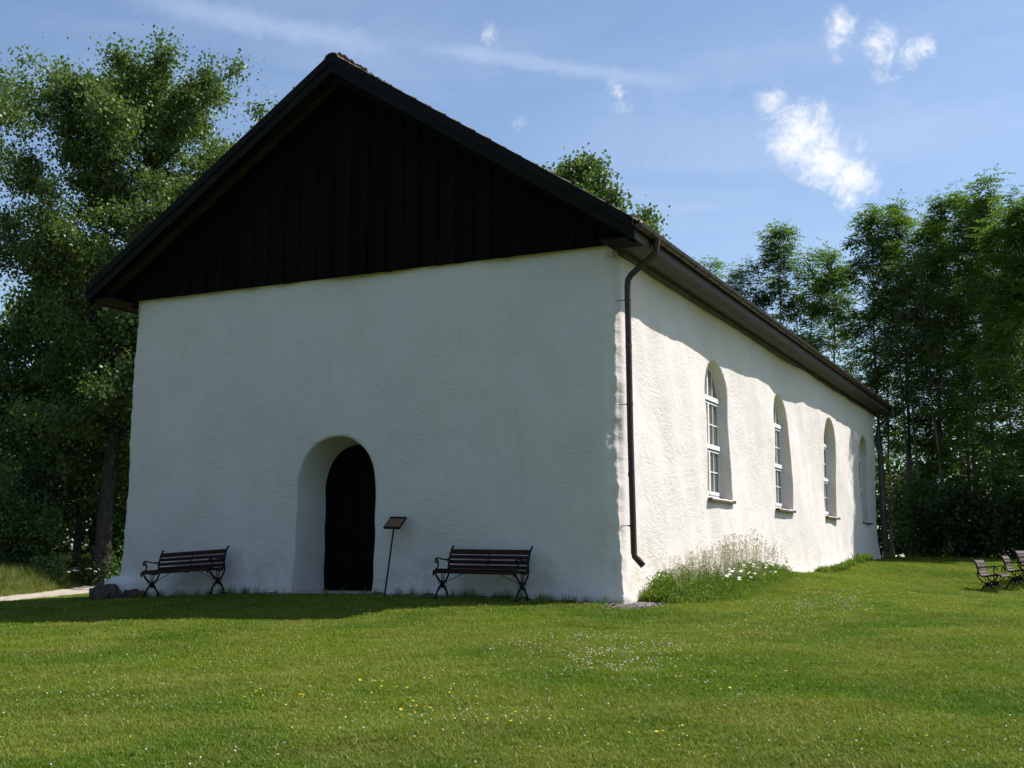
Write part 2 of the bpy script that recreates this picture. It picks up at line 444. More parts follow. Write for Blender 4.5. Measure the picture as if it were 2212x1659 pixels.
def GZ(x, y):
    x = np.asarray(x, dtype=float); y = np.asarray(y, dtype=float)
    r2 = (x[..., None] - CTRL[:, 0]) ** 2 + (y[..., None] - CTRL[:, 1]) ** 2
    z = (_phi(r2) * _w[:_n]).sum(-1) + _w[_n] + _w[_n + 1] * x + _w[_n + 2] * y
    d = np.sqrt((x + 2) ** 2 + (y - 6) ** 2)
    k = np.clip((d - 28) / 25, 0, 1); k = k * k * (3 - 2 * k)
    far = 0.25 + 0.4 * np.sin(x * 0.02 + 1) * np.clip((d - 60) / 100, 0, 1)
    return z * (1 - k) + far * k + _lump(x, y) * (1 - k)
def gz(x, y): return float(GZ(np.array([x]), np.array([y]))[0])

def ground():
    # graded grid: fine near the lawn, coarse towards the horizon
    def axis(c, fine, n1, far):
        a = np.arange(0, fine, 0.25); b = fine * (far / fine) ** np.linspace(0, 1, n1)
        h = np.concatenate([a, b]); return np.concatenate([-h[::-1][:-1], h]) + c
    xs = axis(0, 26, 22, 900); ys = axis(6, 28, 22, 900)
    X, Y = np.meshgrid(xs, ys, indexing='ij'); Z = GZ(X, Y)
    V = np.stack([X, Y, Z], -1).reshape(-1, 3)
    nx, ny = len(xs), len(ys); i = np.arange(nx - 1)[:, None] * ny + np.arange(ny - 1)[None, :]
    F = np.stack([i, i + ny, i + ny + 1, i + 1], -1).reshape(-1, 4)
    o = obj('ground', np_mesh('ground', V, F, M_SOIL, smooth=True))
    tag(o, 'lawn soil rising gently towards the white church', kind='structure')
ground()
# path on the left behind the church corner
PATH = [(-10.9, -5.0), (-14.5, 0.3), (-16.9, 3.7), (-20.1, 8.5), (-23.5, 13.5), (-28.0, 20.5)]
def path():
    pts = []
    for i in range(len(PATH) - 1):
        for k in range(8):
            t = k / 8; pts.append(((1 - t) * PATH[i][0] + t * PATH[i + 1][0], (1 - t) * PATH[i][1] + t * PATH[i + 1][1]))
    pts = np.array(pts); rg = np.random.default_rng(3)
    tg = np.gradient(pts, axis=0); tg /= np.linalg.norm(tg, axis=1)[:, None]; nrm = np.stack([-tg[:, 1], tg[:, 0]], -1)
    offs = np.array([-1.0, -0.5, 0, 0.5, 1.0]) * 0.72
    P = pts[:, None, :] + nrm[:, None, :] * (offs[None, :, None] + rg.normal(0, 0.06, (len(pts), 5))[:, :, None])
    Z = GZ(P[..., 0], P[..., 1]) + 0.035
    V = np.concatenate([P, Z[..., None]], -1).reshape(-1, 3)
    n = len(pts); i = np.arange(n - 1)[:, None] * 5 + np.arange(4)[None, :]
    F = np.stack([i, i + 5, i + 6, i + 1], -1).reshape(-1, 4)
    tag(obj('path', np_mesh('path', V, F, M_PATH, smooth=True)), 'pale gravel path passing the left corner of the church', kind='structure')
path()

# ------------------------------------------------------------------ church
CH = empty('church', (0, 0, 0), 0, 'white plastered stone church with black boarded gable and arched side windows', 'church')
INS = 0.09                       # wall plane inset from the flared foot
XR, XL, YF, YB = -INS, -10.0 + INS, INS, 24.15
WTOP = 5.52
RIDGE_X, SLOPE = -5.06, 0.66
EAVE_R, EAVE_L = 0.43, -10.50
ROOF_F, ROOF_B = -0.55, 24.35
def roof_top(x): return 9.26 - abs(x - RIDGE_X) * (9.26 - 5.64) / 5.49

wave_big = waves(11, [(3.6, 0.026, 6), (1.4, 0.008, 8)])
wave_small = waves(12, [(0.5, 0.0026, 12), (0.22, 0.0012, 12)])
DOOR = dict(c=(-4.40 - 6.0) / 2, hw=0.81, z0=-0.3, zs=1.88, rise=0.83, rx=0.81)
WIN_Y = [5.55, 10.85, 16.35, 21.75]
WHW, WZ0, WZS, WRISE = 0.80, 1.77, 3.72, 0.72
def in_arch(p, z, c, hw, z0, zs, rise):
    e = ((p - c) / hw) ** 2 + (np.maximum(z - zs, 0) / rise) ** 2
    return (e < 1) & (z > z0) & (np.abs(p - c) < hw)
def snap_arch(p, z, c, hw, z0, zs, rise):
    """nearest point on the arch outline"""
    t = np.linspace(0, math.pi, 61)
    P = np.concatenate([np.full(60, c + hw), c + hw * np.cos(t), np.full(60, c - hw), np.linspace(c - hw, c + hw, 60)])
    Q = np.concatenate([np.linspace(z0, zs, 60), zs + rise * np.sin(t), np.linspace(zs, z0, 60), np.full(60, z0)])
    d = (p[:, None] - P) ** 2 + (z[:, None] - Q) ** 2
    k = d.argmin(1); return P[k], Q[k]

def face_pos(side, p, z, inset=0.0):
    """p = world coordinate along the face (x for front/back, y for sides). returns xyz of the wall surface"""
    off = {'F': 0, 'R': 100, 'B': 200, 'L': 300}[side]
    rel = wave_big(p + off, z) + wave_small(p + off, z * 1.0)
    bat = 0.012 * (WTOP - z)                       # battered wall
    foot = 0.085 * np.exp(-np.maximum(z - (0.05 if side != 'R' else p * 0.025), 0) / 0.28)
    if side == 'R': rel = rel + 0.05 * (1 / (1 + np.exp(-(p - 12.9) / 0.12))) * (1 / (1 + np.exp(-(z - 3.6) / 0.5)))  # the plaster steps forward here
    d = rel + bat * 0.8 + foot - inset
    return d
def wall_mesh():
    V = []; F = []; nv = 0
    RAD = 0.10
    def edge_noise(z, s):                          # wavy corner
        return (0.35 if s != 0 else 0.75) * (0.024 * np.sin(z * 1.9 + s) + 0.012 * np.sin(z * 4.3 + 2 * s) + 0.010 * np.sin(z * 11.7 + s) + 0.008 * np.sin(z * 23 + s) + 0.005 * np.sin(z * 41))
    specs = [('F', XL, XR, 0.05, [DOOR]), ('R', YF, YB, 0.055, [dict(c=c, hw=WHW, z0=WZ0, zs=WZS, rise=WRISE) for c in WIN_Y]),
             ('B', XL, XR, 0.4, []), ('L', YF, YB, 0.3, [])]
    zs_all = {}
    for side, a, b, st, holes in specs:
        n = int(round((b - a) / st)); ps = np.linspace(a, b, n + 1)
        # denser at corners
        zst = 0.05 if side in 'FR' else 0.3
        zc = np.arange(-0.5, WTOP + 0.001, zst); zc = np.concatenate([zc[:-1], [WTOP]])
        Pg, Zg = np.meshgrid(ps, zc, indexing='ij')
        np_, nz_ = Pg.shape
        idx = np.arange(np_ * nz_).reshape(np_, nz_)
        p = Pg.ravel().copy(); z = Zg.ravel().copy()
        cp = (Pg[:-1, :-1] + Pg[1:, 1:]) / 2; cz = (Zg[:-1, :-1] + Zg[1:, 1:]) / 2
        keep = np.ones(cp.shape, bool); hole_id = -np.ones(cp.shape, int)
        for h, H in enumerate(holes):
            m = in_arch(cp, cz, H['c'], H['hw'], H['z0'], H['zs'], H['rise'])
            keep &= ~m; hole_id[m] = h
        quads = np.stack([idx[:-1, :-1], idx[1:, :-1], idx[1:, 1:], idx[:-1, 1:]], -1)
        kq = quads[keep]
        loops = []
        for h, H in enumerate(holes):
            rq = quads[hole_id == h]
            e = {}
            for q in rq:
                for k in range(4):
                    u, v = int(q[k]), int(q[(k + 1) % 4]); e[(u, v)] = 1
            be = [(u, v) for (u, v) in e if (v, u) not in e]
            nxt = dict(be); s0 = be[0][0]; lp = [s0]
            while nxt[lp[-1]] != s0: lp.append(nxt[lp[-1]])
            lp = np.array(lp)
            sp, sz = snap_arch(p[lp], z[lp], H['c'], H['hw'], H['z0'], H['zs'], H['rise'])
            jit = 0.007
            p[lp] = sp + jit * np.sin(sz * 9 + h * 2 + sp * 3); z[lp] = sz + jit * 0.6 * np.sin(sp * 11 + h)
            loops.append(lp)
        d = face_pos(side, p, z)
        # rounded corners: shrink the outward offset near both ends and pull onto an arc
        def to_xyz(p, d, z):
            r = RAD + 0.04 * np.sin(z * 1.7 + 1)
            ua = np.clip((p - a), 0, None); ub = np.clip((b - p), 0, None)
            ra = np.clip(1 - ua / r, 0, 1); rb = np.clip(1 - ub / r, 0, 1)
            dip = r * (1 - np.sqrt(np.clip(1 - ra ** 2, 0, 1))) * 0.55 + r * (1 - np.sqrt(np.clip(1 - rb ** 2, 0, 1))) * 0.55
            return d - dip
        dd = to_xyz(p, d, z)
        # both faces must meet at the corners: offset position of the corner post
        def corner_off(z, s):
            bat = 0.012 * (WTOP - z) * 0.8 + 0.085 * np.exp(-np.maximum(z - (0.05 if s < 2 else 0.6), 0) / 0.28)
            return bat - 0.055 + edge_noise(z, s)
        L = 0.22
        ca = {'F': 1, 'R': 0, 'B': 3, 'L': 1}[side]; cb = {'F': 0, 'R': 2, 'B': 2, 'L': 3}[side]
        wa = np.clip(1 - (p - a) / L, 0, 1); wa = wa * wa * (3 - 2 * wa)
        wb = np.clip(1 - (b - p) / L, 0, 1); wb = wb * wb * (3 - 2 * wb)
        dd = dd * (1 - wa) * (1 - wb) + corner_off(z, ca) * wa + corner_off(z, cb) * wb
        pp = p - corner_off(z, ca) * wa + corner_off(z, cb) * wb
        def xyz(pp, dd, z):
            if side == 'F': return np.stack([pp, YF - dd, z], -1)
            if side == 'B': return np.stack([pp, YB + dd, z], -1)
            if side == 'R': return np.stack([XR + dd, pp, z], -1)
            return np.stack([XL - dd, pp, z], -1)
        co = xyz(pp, dd, z)
        flip = side in ('B', 'R')
        flip = side in ('B', 'L')
        q = kq[:, ::-1] if flip else kq
        V.append(co); F.append(q + nv); base = nv; nv += len(co)
        # reveals
        for h, lp in enumerate(loops):
            H = holes[h]; n = len(lp)
            door = side == 'F'
            prev = lp + base
            steps = [(0.02, 0.004), (0.07, 0.012), (0.25, 0.03), (0.5, 0.07), (0.76, 0.12)] if door else [(0.02, 0.004), (0.06, 0.010), (0.14, 0.016), (0.30, 0.02), (0.9, 0.02)]
            for dep, shr in steps:
                cp_, cz_ = H['c'], H['zs']
                vx = p[lp] - cp_; vz = np.maximum(z[lp] - cz_, 0)
                ln = np.maximum(np.sqrt(vx ** 2 + vz ** 2), 1e-6)
                np2 = p[lp] - vx / ln * shr; nz2 = z[lp] - vz / ln * shr * 0.7
                dd2 = dd[lp] * max(0, 1 - dep * 6) - dep
                V.append(xyz(np2, dd2, nz2)); cur = np.arange(n) + nv; nv += n
                j = np.roll(np.arange(n), -1)
                qq = np.stack([prev, prev[j], cur[j], cur], -1)
                F.append(qq if not flip else qq[:, ::-1]); prev = cur
    V = np.concatenate(V); F = np.concatenate(F)
    me = np_mesh('wall', V, F, M_PLASTER, smooth=True)
    bm = bmesh.new(); bm.from_mesh(me)
    bmesh.ops.remove_doubles(bm, verts=bm.verts, dist=0.004)
    bmesh.ops.recalc_face_normals(bm, faces=bm.faces)
    bm.to_mesh(me); bm.free()
    me.polygons.foreach_set('use_smooth', np.ones(len(me.polygons), dtype=bool))
    return obj('wall', me, CH)
wall_mesh()
# inner room (dim plastered nave seen through the panes) and ceiling
mb = MB()
mb.box(XL + 0.9, XL + 0.95, YF + 0.95, YB - 0.95, -0.2, 5.3)
mb.box(XL + 0.9, XR - 0.9, YB - 0.95, YB - 0.9, -0.2, 5.3)
mb.box(XL + 0.9, XR - 0.9, YF + 0.9, YF + 0.95, -0.2, 5.3)
mb.build('inner_wall', M_DARK, CH)
mb = MB(); mb.box(XL + 0.05, XR - 0.05, YF + 0.05, YB - 0.05, 5.32, 5.36); mb.build('ceiling', M_DARK, CH)
mb = MB(); mb.box(XL + 0.3, XR - 0.3, YF + 0.3, YB - 0.3, 0.02, 0.06); mb.build('nave_floor', M_DARK, CH)

# gable cladding: separate vertical boards
def gable(y0, sgn, nm):
    g = MB(); x0, x1 = XL - 0.12, XR + 0.12
    # backing
    poly = [(x0, y0, WTOP - 0.02), (x1, y0, WTOP - 0.02), (x1, y0, roof_top(x1) - 0.2), (RIDGE_X, y0, roof_top(RIDGE_X) - 0.2), (x0, y0, roof_top(x0) - 0.2)]
    g.prism(poly, (0, 0.05 * sgn, 0))
    back = g.build(nm, M_BLACKWOOD, CH)
    rnd = random.Random(4); x = EAVE_L + 0.05; k = 0
    while x < EAVE_R - 0.1:
        w = rnd.uniform(0.15, 0.20); xa, xb = x, min(x + w - 0.006, EAVE_R - 0.05)
        th = 0.025; pr = 0.022 if k % 2 == 0 else 0.0
        if k % 2 == 0: xa -= 0.02; xb += 0.02
        zb = WTOP - 0.03 + rnd.uniform(-0.02, 0.02)
        ta, tb = roof_top(xa) - 0.17, roof_top(xb) - 0.17
        if xa < XL - 0.1 or xb > XR + 0.1: zb = max(zb, 5.38)
        pts = [(xa, 0, zb), (xb, 0, zb), (xb, 0, tb)]
        if xa < RIDGE_X < xb: pts.append((RIDGE_X, 0, roof_top(RIDGE_X) - 0.17))
        pts.append((xa, 0, ta))
        if min(ta, tb) > zb + 0.02:
            b = MB(); yy = y0 - sgn * (pr + 0.002 + rnd.uniform(0, 0.004))
            b.prism([(p[0], yy, p[2]) for p in pts], (0, -sgn * th, 0)); b.build('board', M_BLACKWOOD, back)
        x += w; k += 1
gable(0.02, 1, 'gable_cladding')
mbk = MB(); mbk.prism([(XL - 0.1, YB + 0.05, WTOP - 0.05), (XR + 0.1, YB + 0.05, WTOP - 0.05), (XR + 0.1, YB + 0.05, roof_top(XR + .1) - .2), (RIDGE_X, YB + 0.05, 9.0), (XL - 0.1, YB + 0.05, roof_top(XL - .1) - .2)], (0, 0.06, 0))
mbk.build('rear_gable', M_BLACKWOOD, CH)

# roof: slab, barge boards, fascia, soffit, tiles
def slope_pts(xa, xb, dz): return (xa, roof_top(xa) + dz), (xb, roof_top(xb) + dz)
mb = MB()
for s, xe in ((1, EAVE_R), (-1, EAVE_L)):
    ze = roof_top(xe)
    poly = [(RIDGE_X, ROOF_F + 0.03, 9.26 - 0.06), (xe, ROOF_F + 0.03, ze - 0.06), (xe, ROOF_F + 0.03, ze - 0.15), (RIDGE_X, ROOF_F + 0.03, 9.26 - 0.15)]
    mb.prism(poly, (0, ROOF_B - ROOF_F - 0.06, 0))
ROOF = mb.build('roof', M_FASCIA, CH)
for s, xe in ((1, EAVE_R + 0.02), (-1, EAVE_L - 0.02)):
    for y in (ROOF_F, ROOF_B - 0.03):
        b = MB(); ze = roof_top(xe)
        b.prism([(RIDGE_X, y, 9.25), (xe, y, ze - 0.01), (xe, y, ze - 0.25), (RIDGE_X, y, 9.25 - 0.24)], (0, 0.03, 0))
        b.build('barge_board', M_RAKE, ROOF)
        if y < 0:
            c = MB(); c.prism([(RIDGE_X, y - 0.025, 9.345), (xe, y - 0.025, ze + 0.085), (xe, y - 0.025, ze - 0.075), (RIDGE_X, y - 0.025, 9.185)], (0, 0.024, 0))
            c.build('verge_cap', M_RAKE, ROOF)
            # second, recessed board under the overhang
            c = MB(); c.prism([(RIDGE_X, y + 0.10, 9.02), (xe, y + 0.10, ze - 0.16), (xe, y + 0.10, ze - 0.30), (RIDGE_X, y + 0.10, 8.88)], (0, 0.03, 0))
            c.build('barge_board', M_BLACKWOOD, ROOF)
# eaves: fascia and boxed soffit boards
for s, xe, xw in ((1, EAVE_R, XR), (-1, EAVE_L, XL)):
    ze = roof_top(xe)
    b = MB(); b.box(min(xe, xe + s * 0.03), max(xe, xe + s * 0.03), ROOF_F + 0.035, ROOF_B - 0.035, ze - 0.24, ze - 0.02); b.build('fascia', M_FASCIA, CH)
    n = 3; w = abs(xe - xw + s * 0.02) / n
    for k in range(n):
        xa = xw - s * 0.02 + s * w * k; xb = xa + s * (w - 0.008)
        b = MB(); b.box(min(xa, xb), max(xa, xb), 0.06, ROOF_B - 0.04, ze - 0.22, ze - 0.195); b.build('soffit_board', M_SOFFIT if s > 0 else M_RAKE, CH)  # left boards get the darker colour, shade put into the material
        b = MB(); b.box(min(xa, xb), max(xa, xb), ROOF_F + 0.04, 0.055, ze - 0.222, ze - 0.197); b.build('soffit_board', M_RAKE, CH)
    b = MB(); xa, xb = xw + s * 0.02, xw + s * 0.13
    b.box(min(xa, xb), max(xa, xb), ROOF_F + 0.3 if False else 0.16, ROOF_B - 0.3, ze - 0.29, ze - 0.223); b.build('eave_moulding', M_SOFFIT if s > 0 else M_RAKE, CH)  # left moulding darkened likewise, its shade is in the colour

# tiles
def tile_mesh():
    w, l = 0.235, 0.40
    n = 8; vs = []; t = 0.016
    for j, (yy, lift) in enumerate(((0, 0.030), (l, 0.0))):
        for k in range(n + 1):
            u = k / n
            h = 0.034 * math.sin(u * 2 * math.pi * 0.95 + 0.4) 
            vs.append((u * w, yy, h + lift)); 
        for k in range(n + 1):
            u = k / n
            h = 0.034 * math.sin(u * 2 * math.pi * 0.95 + 0.4)
            vs.append((u * w, yy, h + lift - t))
    m = n + 1; fs = []
    for k in range(n):
        fs.append((k, k + 1, 2 * m + k + 1, 2 * m + k)); fs.append((m + k + 1, m + k, 3 * m + k, 3 * m + k + 1))
        fs.append((k + 1, k, m + k, m + k + 1))
    fs.append((0, 2 * m, 3 * m, m)); fs.append((n, m + n, 3 * m + n, 2 * m + n))
    me = bpy.data.meshes.new('tile'); me.from_pydata(vs, [], fs); me.materials.append(M_TILE)
    return me
TME = tile_mesh()
ang = math.atan(0.66)
rnd = random.Random(9)
def tile_matrix(s, y, r):
    """tile at row r (0 = eave) and position y along the building"""
    xe = (EAVE_R + 0.06) if s > 0 else (EAVE_L - 0.06)
    dist = r * 0.335
    ze = 5.64 + 0.0 - (0.06 * 0.66)
    x = xe - s * dist * math.cos(ang); z = ze + dist * math.sin(ang) + 0.035
    # local x -> along Y, local y -> up slope, local z -> normal
    ux = Vector((0, 1, 0)) * s; uy = Vector((-s * math.cos(ang), 0, math.sin(ang))); uz = ux.cross(uy)
    M = Matrix(((ux.x, uy.x, uz.x, x), (ux.y, uy.y, uz.y, y), (ux.z, uy.z, uz.z, z), (0, 0, 0, 1)))
    J = Matrix.Rotation(rnd.uniform(-0.012, 0.012), 4, 'Z') @ Matrix.Translation((0, rnd.uniform(-0.012, 0.012), rnd.uniform(-0.003, 0.005)))
    return M @ J
tv = np.array([v.co[:] for v in TME.vertices]); tf = [tuple(p.vertices) for p in TME.polygons]
bulkV = []; bulkF = []; nb = 0
tf4 = np.array(tf)
NCOL = int((ROOF_B - ROOF_F - 0.05) / 0.218)
for s in (1, -1):
    for r in range(20):
        for c in range(NCOL):
            y = ROOF_F + 0.03 + c * 0.218 + (0.235 if s < 0 else 0)
            M = tile_matrix(s, y, r)
            if s > 0 and r < 2:
                o = bpy.data.objects.new('tile', TME); o.matrix_local = M; link(o, ROOF)
            else:
                Mn = np.array(M); v = tv @ Mn[:3, :3].T + Mn[:3, 3]
                bulkV.append(v); bulkF.append(tf4 + nb); nb += len(v)
o = obj('roof_tiling', np_mesh('roof_tiling', np.concatenate(bulkV), np.concatenate(bulkF), M_TILE), ROOF); o['kind'] = 'stuff'
y = ROOF_F - 0.02
while y < ROOF_B - 0.2:
    b = MB(); pts = []
    for yy, rr in ((y, 0.13), (y + 0.36, 0.115)):
        pts.append([(RIDGE_X + rr * 1.1 * math.cos(t), yy, 9.27 + rr * 0.75 * math.sin(t) - 0.01) for t in np.linspace(-0.15, math.pi + 0.15, 9)])
        pts.append([(RIDGE_X + (rr - .02) * 1.1 * math.cos(t), yy, 9.27 + (rr - .02) * 0.75 * math.sin(t) - 0.01) for t in np.linspace(-0.15, math.pi + 0.15, 9)])
    vs = [p for r_ in pts for p in r_]; fs = []
    for k in range(8):
        fs += [(k, k + 1, 18 + k + 1, 18 + k), (9 + k + 1, 9 + k, 27 + k, 27 + k + 1), (k + 1, k, 9 + k, 9 + k + 1), (18 + k, 18 + k + 1, 27 + k + 1, 27 + k)]
    b.add(vs, fs); b.build('ridge_tile', M_TILE, ROOF); y += 0.33

# gutter, downspouts
def half_pipe(y0, y1, xc, zc, r, th=0.006, seg=12):
    vs = []; fs = []
    for y in (y0, y1):
        for rr in (r, r - th):
            for k in range(seg + 1):
                t = math.pi + math.pi * k / seg
                vs.append((xc + rr * math.cos(t), y, zc + rr * math.sin(t)))
    m = seg + 1
    for k in range(seg):
        fs += [(k, k + 1, 2 * m + k + 1, 2 * m + k), (m + k + 1, m + k, 3 * m + k, 3 * m + k + 1), (k + 1, k, m + k, m + k + 1), (2 * m + k, 2 * m + k + 1, 3 * m + k + 1, 3 * m + k)]
    fs += [(0, 2 * m, 3 * m, m), (seg, m + seg, 3 * m + seg, 2 * m + seg)]
    # end plates
    for j, y in enumerate((y0, y1)):
        b0 = j * 2 * m; fs.append(tuple(b0 + k for k in range(m)) if j else tuple(b0 + k for k in range(m))[::-1])
    return vs, fs
GX, GZc, GR = EAVE_R + 0.105, 5.60, 0.072
b = MB(); b.add(*half_pipe(ROOF_F - 0.01, ROOF_B, GX, GZc, GR)); 
b.tube([(GX + GR, ROOF_F, GZc + 0.004), (GX + GR, ROOF_B, GZc + 0.004)], 0.009, 6)
GUT = b.build('gutter', M_GUTTER, CH, smooth=False)
y = ROOF_F + 0.5
while y < ROOF_B:
    c = MB(); pts = [(GX + (GR + 0.004) * math.cos(t), y, GZc + (GR + 0.004) * math.sin(t)) for t in np.linspace(math.pi, 2 * math.pi, 9)]
    c.tube([(EAVE_R + 0.032, y, GZc + 0.03)] + pts, 0.006, 5); c.build('bracket', M_GUTTER, GUT); y += 0.75
b = MB(); b.add(*half_pipe(ROOF_F, ROOF_B, EAVE_L - 0.105, GZc, GR)); b.build('gutter', M_GUTTER, CH)
def downspout(y, zb, kick):
    b = MB(); px = XR + 0.16
    pts = [(GX, y + 0.05, GZc - 0.06), (GX, y + 0.05, GZc - 0.20), (GX - 0.02, y + 0.05, GZc - 0.27), (px + 0.06, y + 0.01, GZc - 0.58), (px + 0.01, y, GZc - 0.66), (px, y, GZc - 0.78), (px + 0.015, y, 2.5), (px + 0.045, y, zb + 0.22), (px + 0.055, y, zb + 0.16), (px + 0.055 + kick, y + 0.01, zb + 0.02)]
    b.tube(pts, 0.049, 12)
    ds = b.build('downspout', M_GUTTER, CH, smooth=True)
    c = MB(); c.tube([(GX, y + 0.05, GZc - 0.05), (GX, y + 0.05, GZc - 0.20)], [0.075, 0.052], 12); c.build('outlet_funnel', M_GUTTER, ds)
    for z in (4.62, 2.98, zb + 0.62):
        c = MB(); xx = px + 0.015 * (1 - z / 5.0) * 2
        c.tube([(xx, y, z - 0.014), (xx, y, z + 0.014)], 0.055, 12); c.tube([(xx - 0.04, y, z), (xx - 0.17, y - 0.03, z)], 0.007, 5); c.build('pipe_clip', M_GUTTER, ds)
    for z in (3.9, 1.9):
        c = MB(); xx = px + 0.015 * (1 - z / 5.0) * 2; c.tube([(xx, y, z - 0.03), (xx, y, z + 0.03)], 0.052, 12); c.build('pipe_joint', M_GUTTER, ds)
downspout(0.20, 0.50, 0.13)
downspout(YB - 0.12, 0.85, 0.05)

# windows
FR_D = 0.20
def arch_outline(hw, z0, zs, rise, n=18):
    return [(hw, z0)] + [(hw * math.cos(t), zs + rise * math.sin(t)) for t in np.linspace(0, math.pi, n)] + [(-hw, z0)]
def make_window(yc):
    X0 = XR - FR_D + 0.02                   # front plane of the frame
    hw, z0, zs, rise = WHW - 0.012, WZ0 + 0.03, WZS, WRISE - 0.012
    def P(y, z, d=0.0): return (X0 + d, yc + y, z)
    outer = arch_outline(hw, z0, zs, rise, 22); inner = arch_outline(hw - 0.06, z0 + 0.05, zs, rise - 0.06, 22)
    b = MB(); n = len(outer); vs = []; fs = []
    for d in (0.0, -0.07):
        vs += [P(y, z, d) for y, z in outer] + [P(y, z, d) for y, z in inner]
    for k in range(n):
        k2 = (k + 1) % n
        fs += [(k, k2, n + k2, n + k), (2 * n + k2, 2 * n + k, 3 * n + k, 3 * n + k2), (k, 2 * n + k, 2 * n + k2, k2), (n + k2, 3 * n + k2, 3 * n + k, n + k)]
    b.add(vs, fs)
    win = b.build('window', M_WHITEPAINT, CH)
    def bar(nm, y0, y1, za, zb, pr, dp=0.05):
        c = MB(); c.box(X0 - dp, X0 + pr, yc + y0, yc + y1, za, zb); return c.build(nm, M_WHITEPAINT, win)
    T1, T2 = 3.74, 2.79
    bar('transom', -hw + 0.05, hw - 0.05, T1 - 0.045, T1 + 0.045, 0.035)
    bar('transom', -hw + 0.05, hw - 0.05, T2 - 0.045, T2 + 0.045, 0.035)
    bar('drip_rail', -hw + 0.07, hw - 0.07, T1 - 0.10, T1 - 0.07, 0.012)
    bar('drip_rail', -hw + 0.07, hw - 0.07, T2 - 0.10, T2 - 0.07, 0.012)
    bar('mullion', -0.045, 0.045, z0 + 0.06, T2 - 0.10, 0.02)
    bar('mullion', -0.045, 0.045, T2 + 0.045, T1 - 0.10, 0.02)
    bar('mullion', -0.035, 0.035, T1 + 0.045, zs + rise - 0.07, 0.012)
    bar('bottom_rail', -hw + 0.07, hw - 0.07, z0 + 0.052, z0 + 0.12, 0.012)
    half = hw - 0.06
    for sgn in (-1, 1):
        cx = sgn * (half + 0.045) / 2
        bar('glazing_bar', cx - 0.011, cx + 0.011, z0 + 0.12, T2 - 0.10, -0.008, 0.03)
        bar('glazing_bar', cx - 0.011, cx + 0.011, T2 + 0.045, T1 - 0.10, -0.008, 0.03)
        topz = zs + (rise - 0.07) * math.sqrt(max(0, 1 - (cx / half) ** 2))
        bar('glazing_bar', cx - 0.011, cx + 0.011, T1 + 0.045, topz, -0.008, 0.03)
        for (za, zb) in ((z0 + 0.12, T2 - 0.10), (T2 + 0.045, T1 - 0.10)):
            zm = (za + zb) / 2
            ya, yb = sorted((sgn * 0.045, sgn * half))
            bar('glazing_bar', ya, yb, zm - 0.011, zm + 0.011, -0.010, 0.026)
            for (pa, pb) in ((ya, cx), (cx, yb)):
                for (qa, qb) in ((za, zm), (zm, zb)):
                    g = MB(); g.box(X0 - 0.035, X0 - 0.031, yc + pa, yc + pb, qa, qb); g.build('pane', M_GLASS, win)
        # fanlight panes clipped to the arch
        for (pa, pb) in (sorted((sgn * 0.035, cx)), sorted((cx, sgn * half))):
            ys = np.linspace(pa, pb, 8); top = [(yy, zs + (rise - 0.06) * math.sqrt(max(0, 1 - (yy / half) ** 2))) for yy in ys]
            poly = [(pa, T1 + 0.04), (pb, T1 + 0.04)] + [(yy, max(zz, T1 + 0.041)) for yy, zz in top[::-1]]
            g = MB(); g.prism([P(yy, zz, -0.035) for yy, zz in poly], (0.004, 0, 0)); g.build('pane', M_GLASS, win)
    # sloping sill
    s = MB()
    pr = [(X0 + 0.0, WZ0 + 0.035), (XR + 0.12, WZ0 - 0.035), (XR + 0.12, WZ0 - 0.075), (X0 + 0.0, WZ0 - 0.03)]
    s.prism([(x, yc - WHW + 0.0, z) for x, z in pr], (0, 2 * WHW, 0))
    s.box(XR + 0.05, XR + 0.12, yc - WHW - 0.03, yc - WHW, WZ0 - 0.07, WZ0 - 0.012); s.box(XR + 0.05, XR + 0.12, yc + WHW, yc + WHW + 0.03, WZ0 - 0.07, WZ0 - 0.012)
    s.build('sill', M_SILL, win)
for yc in WIN_Y: make_window(yc)

# door: vertical boards clipped to the inner arch, set deep in the opening
def make_door():
    c = DOOR['c']; y = YF + 0.70; hw, zs, rise = 0.72, 1.86, 0.76
    f = MB(); outer = arch_outline(0.76, 0.0, zs, 0.80, 20)
    f.prism([(c + a, y + 0.03, z) for a, z in outer], (0, 0.04, 0))
    d = f.build('door', M_BLACKWOOD, CH)
    n = 8
    for k in range(n):
        a0 = -hw + 2 * hw * k / n; a1 = a0 + 2 * hw / n - 0.008
        xs = np.linspace(a0, a1, 4)
        pts = [(c + a0, y, 0.06), (c + a1, y, 0.06)] + [(c + x, y, zs + rise * math.sqrt(max(0, 1 - (x / 0.76) ** 2))) for x in xs[::-1]]
        b = MB(); b.prism(pts, (0, 0.028, 0)); b.build('board', M_BLACKWOOD, d)
    h = MB(); h.tube([(c + 0.55, y - 0.05, 1.0), (c + 0.55, y - 0.06, 1.05), (c + 0.55, y - 0.06, 1.15), (c + 0.55, y - 0.01, 1.2)], 0.010, 6); h.build('handle', M_IRON, d)
    s = MB(); s.box(c - 0.80, c + 0.80, -0.14, y + 0.05, -0.15, 0.075); t_ = s.build('threshold', M_SLAB, CH, bevel=0.02)
make_door()

